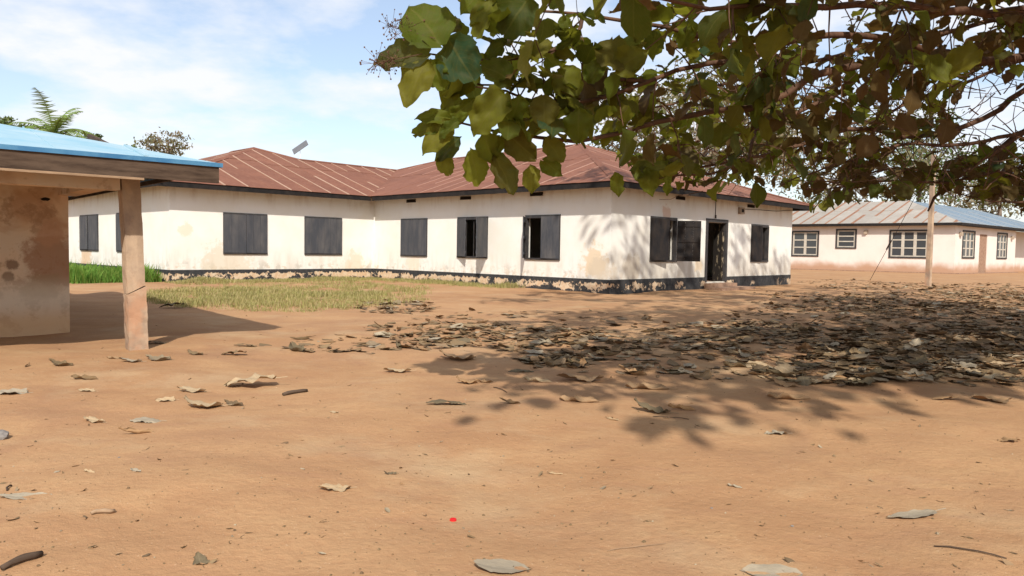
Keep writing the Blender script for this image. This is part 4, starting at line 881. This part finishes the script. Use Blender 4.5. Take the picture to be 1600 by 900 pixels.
# ---------------------------------------------------------------- grass
def blades(name, label, pts, hmin, hmax, mat, seed):
    rg = np.random.default_rng(seed); P = np.array(pts); n = len(P); h = rg.uniform(hmin, hmax, n)*rg.uniform(.5, 1, n)*(1+1.3*vnoise(P[:, 0], P[:, 1], .8, seed+40)); az = rg.uniform(0, 6.28, n); ln = rg.uniform(.1, .8, n)*h; w = h*.045+.004
    base = np.stack([P[:, 0], P[:, 1], ghz(P[:, 0], P[:, 1])-.005], 1); sx_ = np.stack([-np.sin(az), np.cos(az), 0*az], 1)*w[:, None]; dr_ = np.stack([np.cos(az)*ln, np.sin(az)*ln, h], 1)
    V = np.stack([base-sx_, base+sx_, base+dr_*[.75, .75, .8]+sx_*.5, base+dr_], 1); V = V.reshape(-1, 3); Fq = np.arange(n*4).reshape(-1, 4)
    tag(link(name, bigmesh(name, V, Fq, mat, np.tile([[.5, 0]], (n*4, 1)), np.repeat(rg.random(n), 4), False)), label, 'grass', kind='stuff')
def clumped(n, gen, seed):
    rr = random.Random(seed); out = []
    while len(out) < n:
        c = gen(rr)
        if c is None: continue
        for _ in range(rr.randint(6, 26)): out.append((c[0]+rr.gauss(0, .09), c[1]+rr.gauss(0, .07)))
    return out
def gen_patch(rr):
    cx, cy, rx, ry = rr.choice([(420, 466, 210, 17), (330, 462, 120, 13), (560, 462, 110, 20), (500, 452, 180, 10), (420, 470, 190, 18)])
    a = rr.uniform(0, 6.28); q = math.sqrt(rr.random()); x, y = cx+rx*q*math.cos(a), cy+ry*q*math.sin(a)
    if vnoise(np.array([x*1.]), np.array([y*3.]), 13, 5)[0] < -.22: return None
    p = gnd(x, y); return p.x, p.y
def gen_wall(rr):
    if rr.random() < .62: a = rr.uniform(-8.3, .2); q = abs(rr.gauss(0, .7)); p = bw(a, CV-.1-q)
    else: b_ = rr.uniform(3.5, CV); q = abs(rr.gauss(0, .35)); p = bw(-.1-q, b_)
    return p.x, p.y
def gen_green(rr):
    b_ = rr.uniform(CV+.3, CV+11); q = .1+rr.random()**.8*2.6; p = bw(DU-q, b_); return p.x, p.y
blades('grass_patch', 'sparse sun-bleached yellow-green grass on the bare yard before the school block', clumped(38000, gen_patch, 1), .03, .13, M['grass'], 1)
blades('grass_strip', 'thin green grass along the foot of the school walls', clumped(26000, gen_wall, 2), .05, .17, M['grass'], 2)
blades('tall_grass', 'lush green grass seen between the veranda wall and the pillar', clumped(30000, gen_green, 3), .10, .50, M['grassg'], 3)

# ---------------------------------------------------------------- fallen leaves
dv_ = {}
def dry_mesh(k, mk, S_=None):
    kk = (k, mk, id(S_))
    if kk not in dv_:
        v, q, u = (S_ or DRY)[k]; dv_[kk] = bigmesh('leaf', v, q, M[mk], u, np.zeros(len(v)))
    return dv_[kk]
def lay(k, x, y, s, rz, tilt=0, roll=0, lift=0, sw=1.0, flat=.8, S_=None):
    """matrix that lays dry leaf k on the ground at x,y"""
    Rm = Matrix.Rotation(rz, 4, 'Z') @ Matrix.Rotation(tilt, 4, 'X') @ Matrix.Rotation(roll, 4, 'Y') @ Matrix.Diagonal((s*sw, s, s*flat, 1)); v = (S_ or DRY)[k][0]
    zz = v @ np.array([Rm[2][0], Rm[2][1], Rm[2][2]]); cx = Rm @ Vector((0, .5, 0))
    return Matrix.Translation((x-cx.x, y-cx.y, gz(x, y)-float(zz.min())+lift-.003)) @ Rm
BL = [  # photo-pixel ellipses of the litter: cx, cy, rx, ry, count
    (1480, 520, 150, 48, 800), (1340, 510, 200, 42, 620), (1560, 490, 120, 40, 600), (1430, 570, 180, 32, 300), (1250, 545, 180, 32, 240), (1300, 590, 110, 16, 110), (1530, 590, 90, 14, 60),
    (1450, 470, 180, 14, 750), (1540, 455, 90, 12, 360), (1300, 475, 120, 12, 160), (1230, 460, 60, 7, 40), (1150, 520, 130, 14, 180), (1060, 540, 100, 12, 90), (900, 545, 110, 26, 170), (790, 527, 130, 17, 170), (680, 520, 110, 18, 110), (560, 535, 90, 18, 26), (1000, 560, 160, 30, 60), (850, 500, 200, 16, 40),
    (870, 565, 60, 10, 70), (640, 535, 80, 12, 50), (880, 520, 90, 6, 60), (1000, 505, 120, 10, 22), (760, 492, 80, 7, 22), (620, 480, 60, 9, 110), (1390, 448, 110, 6, 260), (1310, 440, 60, 4, 60), (500, 540, 80, 12, 14), (1100, 575, 120, 20, 22), (1570, 545, 60, 30, 120), (1760, 520, 160, 55, 700), (1720, 470, 140, 16, 400), (1950, 500, 150, 40, 350)]
H_m = []; rr = random.Random(11)
for (cx, cy, rx, ry, n) in BL:
    for _ in range(int(n*1.35)):
        a = rr.uniform(0, 6.28); q = math.sqrt(rr.random())*1.08; x, y = cx+rx*q*math.cos(a), cy+ry*q*math.sin(a)
        if y < 437 or x > 2150: continue
        p = gnd(x, y)
        if -.3 < (p-A0).dot(UD) < 12.9 and (p-A0).dot(VD) > -.15: continue
        s = rr.choice([rr.uniform(.05, .13), rr.uniform(.12, .22), rr.uniform(.18, .31)]); k = rr.randrange(len(DRY)); dense = n > 100
        H_m.append((p.y/s, lay(k, p.x, p.y, s, rr.uniform(0, 6.28), rr.gauss(0, .08), rr.gauss(0, .10), rr.random()**2*.025 if dense else 0, 1.0, rr.choice([.15, .25, .35, .6])), k, rr.random(), (x, y)))
H_m.sort(key=lambda t: t[0])
TONE = [('dry', 'brown'), ('dullleaf', 'olive-brown'), ('dry', 'brown'), ('rustleaf', 'orange-brown'), ('palegrey', 'ash-grey'), ('dullleaf', 'olive-brown'), ('palestraw', 'straw-coloured')]
SHAPE = ['cupped', 'half-curled', 'rolled-up', 'arched', 'tightly-rolled', 'flat', 'drooping', 'upturned']
def zone(x, y):
    if x > 1080:
        b = 'at the near edge' if y > 585 else ('on the near slope' if y > 560 else ('in the middle' if y > 520 else 'on the far side'))
        a = 'below the pale pole' if 1400 < x < 1500 else ('right of the pale pole' if x >= 1500 else ('below the gap between houses' if x > 1240 else 'below the school doorway'))
        return '', b+' of the heap, '+a, 'dry leaves in the big heap under the branches'
    if x > 560:
        a = 'below the school wall corner' if x > 900 else ('below the window by the corner' if x > 800 else ('below the middle window' if x > 690 else 'below the closed window'))
        return '', ('at the near side' if y > 550 else ('in the thick' if y > 520 else 'at the far side'))+' of the drift, '+a, 'dry leaves in the narrow drift mid-yard'
    return '', 'between the pillar and the drift, '+('nearer' if y > 540 else 'farther off'), 'scattered leaves near the pillar'
NIND = 225; USED = set()
for _, mt, k, r_, (x, y) in H_m[:NIND]:
    _z, zl, gp_ = zone(x, y)
    for t_ in range(len(TONE)):                    # alike neighbours take another tone, so each can be told by its look
        mk, tn = TONE[(int(r_*len(TONE))+t_) % len(TONE)]; lb = tn+' '+SHAPE[k]+' leaf '+zl
        if lb not in USED: break
    USED.add(lb); tag(link('fallen_leaf', dry_mesh(k, mk, FINE), None, mt), lb, 'leaf', gp_)
rest = H_m[NIND:]
V, Fq, U_, R_ = place_many(DRY, [np.array(t[1]) for t in rest], [t[2] for t in rest], [t[3] for t in rest])
tag(link('leaf_litter', bigmesh('leaf_litter', V, Fq, M['dry'], U_, R_)), 'thick scatter of small dry leaves over the shaded yard', 'leaf litter', kind='stuff')
# single leaves and odds and ends lying in the open, each with its own look and place: px x, y, width px, shape, turn, material, label
ONE = [
    (228, 652, 55, 6, 1.3, 'palegrey', 'rounded grey leaf lying curled on the open sand left of the middle'), (212, 675, 50, 4, 1.9, 'rustleaf', 'long rolled brown leaf just below the rounded grey one'),
    (146, 652, 42, 0, 1.2, 'palestraw', 'small straw leaf folded like wings left of the rounded grey leaf'), (95, 573, 40, 1, 1.4, 'dry', 'brown crumpled leaf in front of the veranda wall'), (43, 574, 14, 4, .3, 'rustleaf', 'tiny upright brown leaf at the foot of the veranda wall'),
    (18, 611, 50, 5, 1.5, 'palegrey', 'grey flat leaf at the left edge below the veranda'), (132, 592, 40, 2, 1.7, 'dry', 'thin brown leaf lying below the crumpled veranda leaf'), (135, 607, 28, 5, 1.5, 'palestraw', 'small pale leaf lying below the thin brown leaf'),
    (40, 785, 82, 5, 1.65, 'palegrey', 'wide pale torn leaf on the open sand at the left'), (212, 746, 26, 0, .9, 'palegrey', 'small whitish folded leaf in the open sand left of centre'), (140, 747, 24, 2, 1.2, 'palestraw', 'thin pale sliver of leaf left of the whitish folded leaf'),
    (313, 880, 36, 7, .6, 'dullleaf', 'crumpled brown leaf near the bottom edge left of centre'), (522, 766, 50, 0, 1.9, 'palestraw', 'cream torn leaf with pointed lobes on the open sand'), (390, 598, 84, 3, 1.55, 'palestraw', 'long tan leaf with its end curling up, beyond the open sand'),
    (298, 607, 46, 0, 1.5, 'palestraw', 'flat pale leaf left of the long tan leaf'), (258, 622, 34, 5, 1.4, 'palestraw', 'small flat pale leaf beneath the flat pale one'), (318, 632, 60, 7, 1.7, 'palestraw', 'ragged tan leaf cluster below the long tan leaf'), (365, 628, 34, 1, 1.2, 'dry', 'crinkled brown scrap at the end of the ragged tan leaf'),
    (240, 536, 40, 6, 1.5, 'dullleaf', 'broad domed grey-brown leaf at the foot of the pillar'), (203, 567, 36, 0, 1.6, 'palegrey', 'pale flat leaf in front of the pillar'), (248, 564, 40, 1, 1.4, 'dry', 'curled brown leaf right of the pale flat leaf'), (305, 556, 28, 7, 1.2, 'dry', 'dark curled leaf in the open right of the pillar'),
    (365, 555, 40, 3, 1.6, 'dry', 'brown bent leaf right of the dark curled leaf'), (268, 483, 40, 3, 1.5, 'dullleaf', 'dark leaf in the porch shadow near the grass'), (384, 541, 36, 6, 1.5, 'dry', 'small domed leaf beyond the brown bent leaf'), (180, 562, 28, 2, 1.5, 'dry', 'narrow brown leaf left of the pillar foot'),
    (698, 634, 62, 6, 1.5, 'dullleaf', 'thick grey-olive leaf in the tree shadow at mid yard'), (797, 634, 32, 1, 1.4, 'dry', 'small brown leaf right of the thick grey-olive leaf'), (904, 632, 62, 2, 1.35, 'rustleaf', 'long narrow tan leaf at mid yard'), (1018, 646, 58, 7, 1.3, 'dullleaf', 'crumpled mottled leaf with a long stalk'),
    (956, 660, 24, 4, .9, 'palestraw', 'small rolled cream leaf below the long narrow tan leaf'), (1064, 643, 44, 2, 1.5, 'rustleaf', 'flat orange-brown leaf right of the crumpled mottled leaf'), (730, 597, 36, 7, 1.4, 'rustleaf', 'orange folded leaf at the front of the leaf drift'), (757, 596, 26, 1, 1.5, 'rustleaf', 'small orange leaf touching the orange folded leaf'),
    (815, 579, 40, 6, 1.5, 'dullleaf', 'dark olive domed leaf in front of the leaf drift'), (905, 593, 72, 0, 1.55, 'rustleaf', 'bright orange crumpled leaf in front of the drift'), (840, 596, 44, 2, 1.5, 'palestraw', 'thin straw leaf beside the bright orange one'), (1010, 608, 68, 2, 1.45, 'rustleaf', 'long brown rolled leaf right of the bright orange leaf'),
    (1212, 678, 38, 3, 1.6, 'palegrey', 'grey-green leaf alone in the round shadow patch'), (1232, 626, 72, 2, 1.62, 'rustleaf', 'long orange leaf in front of the big heap'), (1226, 606, 40, 7, .8, 'rustleaf', 'orange upright leaf at the near edge of the big heap'), (1478, 628, 44, 6, 1.5, 'rustleaf', 'tan domed leaf at the near right of the heap'),
    (1548, 628, 60, 0, 1.5, 'rustleaf', 'broad tan leaf at the right edge of the picture'), (1425, 800, 92, 5, 1.85, 'palegrey', 'large smooth grey pointed leaf alone on the sand'), (1205, 888, 95, 3, 1.5, 'palegrey', 'large grey speckled leaf at the bottom edge'), (784, 892, 90, 6, 1.5, 'palegrey', 'whitish torn leaf cut off by the bottom edge'),
    (867, 736, 26, 4, 1.4, 'palestraw', 'small cream curled leaf in the middle of the open sand'), (1148, 757, 24, 2, 1.2, 'palegrey', 'thin greyish curled leaf on the sand right of centre'), (614, 740, 18, 5, 1.6, 'dullleaf', 'tiny dull leaf in the open sand'), (522, 643, 18, 0, 1.0, 'palestraw', 'tiny pale leaf left of the tree shadow'),
    (1575, 688, 34, 3, 1.55, 'rustleaf', 'small reddish leaf near the right edge on open sand'), (715, 560, 58, 7, 1.5, 'rustleaf', 'pair of stuck tan leaves left of the drift front'), (620, 579, 44, 0, 1.5, 'palestraw', 'small tan leaf below the left end of the drift'), (1160, 577, 60, 2, 1.5, 'dry', 'narrow grey leaf left of the big heap'),
]
for (x, y, w, k, rz, mk, lb) in ONE:
    p = gnd(x, y); s = w/FPX*p.y/(1.0 if abs(math.sin(rz)) > .5 else .65)
    SS = SMOOTH_ if w > 80 and mk == 'palegrey' else FINE
    if SS is SMOOTH_: k = {1425: 0, 1205: 2, 784: 1, 40: 0}[x]
    tag(link('fallen_leaf', dry_mesh(k, mk, SS), None, lay(k, p.x, p.y, s, rz, random.uniform(-.08, .08), random.uniform(-.1, .1), 0, random.uniform(.75, 1.05), .5, SS)), lb, 'leaf', 'single leaves lying in the open yard')
def stick(x0, y0, x1, y1, r, mat, label, cat='stick', name='stick', n=5):
    a, b = gnd(x0, y0), gnd(x1, y1); P = []
    for i in range(n+1):
        q = a.lerp(b, i/n); P.append(Vector((q.x+random.uniform(-.006, .006)*(i not in (0, n)), q.y+random.uniform(-.006, .006), gz(q.x, q.y)+r*.8+(.006 if 0 < i < n else 0))))
    c = P[0].copy(); mb = MB(); mb.tube([p-c for p in P], [r*random.uniform(.75, 1.1) for _ in P], 7); o = obj(name, mb, mat, smooth=True); o.location = c; tag(o, label, cat)
stick(1459, 846, 1574, 869, .0035, M['oldwood'], 'long thin dark twig lying alone at the lower right')
stick(2, 900, 64, 879, .014, M['oldwood'], 'thick brown stick in the bottom left corner')
stick(142, 812, 178, 806, .010, M['palewood'], 'short pale stub of wood on the sand at the lower left', 'wood stub', 'wood_stub')
stick(442, 613, 480, 607, .016, M['oldwood'], 'short dark stick right of the long tan leaf')
stick(948, 858, 1040, 846, .0015, M['palewood'], 'hair-thin straw right of centre near the bottom')
stick(10, 775, 18, 766, .005, M['oldwood'], 'tiny dark twig piece above the wide pale torn leaf')
stick(1020, 655, 1076, 658, .003, M['oldwood'], 'thin stalk trailing from the crumpled mottled leaf', 'stalk', 'stalk')
stick(771, 607, 792, 616, .004, M['oldwood'], 'short thin twig in the tree shadow in front of the drift')
# red bottle cap
p = gnd(708, 806); cp = MB(); n = 16
for zz, r_ in ((0, .016), (.008, .016), (.011, .0135)):
    for j in range(n): t = 2*math.pi*j/n; q = r_*(1+(.04 if j % 2 else -.04)*(zz < .009)); cp.v.append((math.cos(t)*q, math.sin(t)*q, zz))
for i in range(2):
    for j in range(n): cp.f.append((i*n+j, i*n+(j+1) % n, (i+1)*n+(j+1) % n, (i+1)*n+j)); cp.m.append(0)
cp.f.append(tuple(range(2*n, 3*n))); cp.m.append(0)
o = obj('bottle_cap', cp, M['red']); o.location = (p.x, p.y, gz(p.x, p.y)-.002); tag(o, 'bright red plastic bottle cap on the open sand', 'bottle cap')
# stones
def stone(x, y, s, label, seed, flat=.6, mat='stone'):
    rg = random.Random(seed); p = gnd(x, y); import bmesh; bm = bmesh.new(); bmesh.ops.create_icosphere(bm, subdivisions=2, radius=s)
    for v in bm.verts: k = 1+rg.uniform(-.16, .16); v.co = Vector((v.co.x*k*1.15, v.co.y*k, v.co.z*k*flat))
    me = bpy.data.meshes.new('stone'); bm.to_mesh(me); bm.free(); me.materials.append(M[mat]); o = link('stone', me); o.location = (p.x, p.y, gz(p.x, p.y)+s*flat*.5); return tag(o, label, 'stone')
stone(-4, 676, .06, 'dark grey stone cut off by the left edge', 1)
stone(1238, 818, .007, 'small dark pebble on the sand left of the large grey pointed leaf', 2); stone(1112, 790, .006, 'tiny brown pebble in the open sand right of centre', 3)
stone(186, 720, .006, 'tiny dark pebble above the pale stub of wood', 4)
# loose pebbles and crumbs nobody could count
rg = np.random.default_rng(5); n = 1300; px = rg.uniform(-20, 1620, n); py = 450+450*rg.random(n)**.8*1.02; C = []
for x, y in zip(px, py):
    if y < 470: continue
    p = gnd(x, y); C.append((p.x, p.y, gz(p.x, p.y)+.001))
C = np.array(C); V0 = np.array([(-1, -1, 0), (1, -1, 0), (1, 1, 0), (-1, 1, 0), (-.6, -.5, .8), (.5, -.6, .9), (.6, .6, .7), (-.5, .5, .8)]); Q0 = np.array([(0, 1, 5, 4), (1, 2, 6, 5), (2, 3, 7, 6), (3, 0, 4, 7), (4, 5, 6, 7)])
sz = rg.gamma(2, .0008, len(C))[:, None, None]+.0012; an = rg.uniform(0, 6.28, len(C)); ca, sa = np.cos(an), np.sin(an); VV = V0[None]*sz*rg.uniform(.7, 1.4, (len(C), 1, 3))
VV = np.stack([VV[..., 0]*ca[:, None]-VV[..., 1]*sa[:, None], VV[..., 0]*sa[:, None]+VV[..., 1]*ca[:, None], VV[..., 2]], -1)+C[:, None]
tag(link('pebbles', bigmesh('pebbles', VV.reshape(-1, 3), (Q0[None]+(np.arange(len(C))*8)[:, None, None]).reshape(-1, 4), M['dry'], np.zeros((len(C)*8, 2)), np.repeat(rg.random(len(C)), 8), False)), 'tiny pebbles and crumbs strewn over the sandy yard', 'pebbles', kind='stuff')


rr = random.Random(77); K_m, K_i, K_r = [], [], []
for _ in range(900):
    x, y = rr.uniform(-10, 1610), 455+445*rr.random()**.9; p = gnd(x, y); dd = math.exp(-abs(y-560)/160)
    if rr.random() > .25+.75*dd: continue
    if -.3 < (p-A0).dot(UD) < 12.9 and (p-A0).dot(VD) > -.15: continue
    k = rr.randrange(len(DRY)); K_m.append(np.array(lay(k, p.x, p.y, rr.uniform(.012, .055), rr.uniform(0, 6.28), rr.gauss(0, .2), rr.gauss(0, .2), 0, rr.uniform(.3, 1), .5))); K_i.append(k); K_r.append(rr.random())
V, Fq, U_, R_ = place_many(DRY, K_m, K_i, K_r)
tag(link('leaf_debris', bigmesh('leaf_debris', V, Fq, M['dry'], U_, R_)), 'small broken bits of dry leaf strewn over the sandy yard', 'leaf debris', kind='stuff')
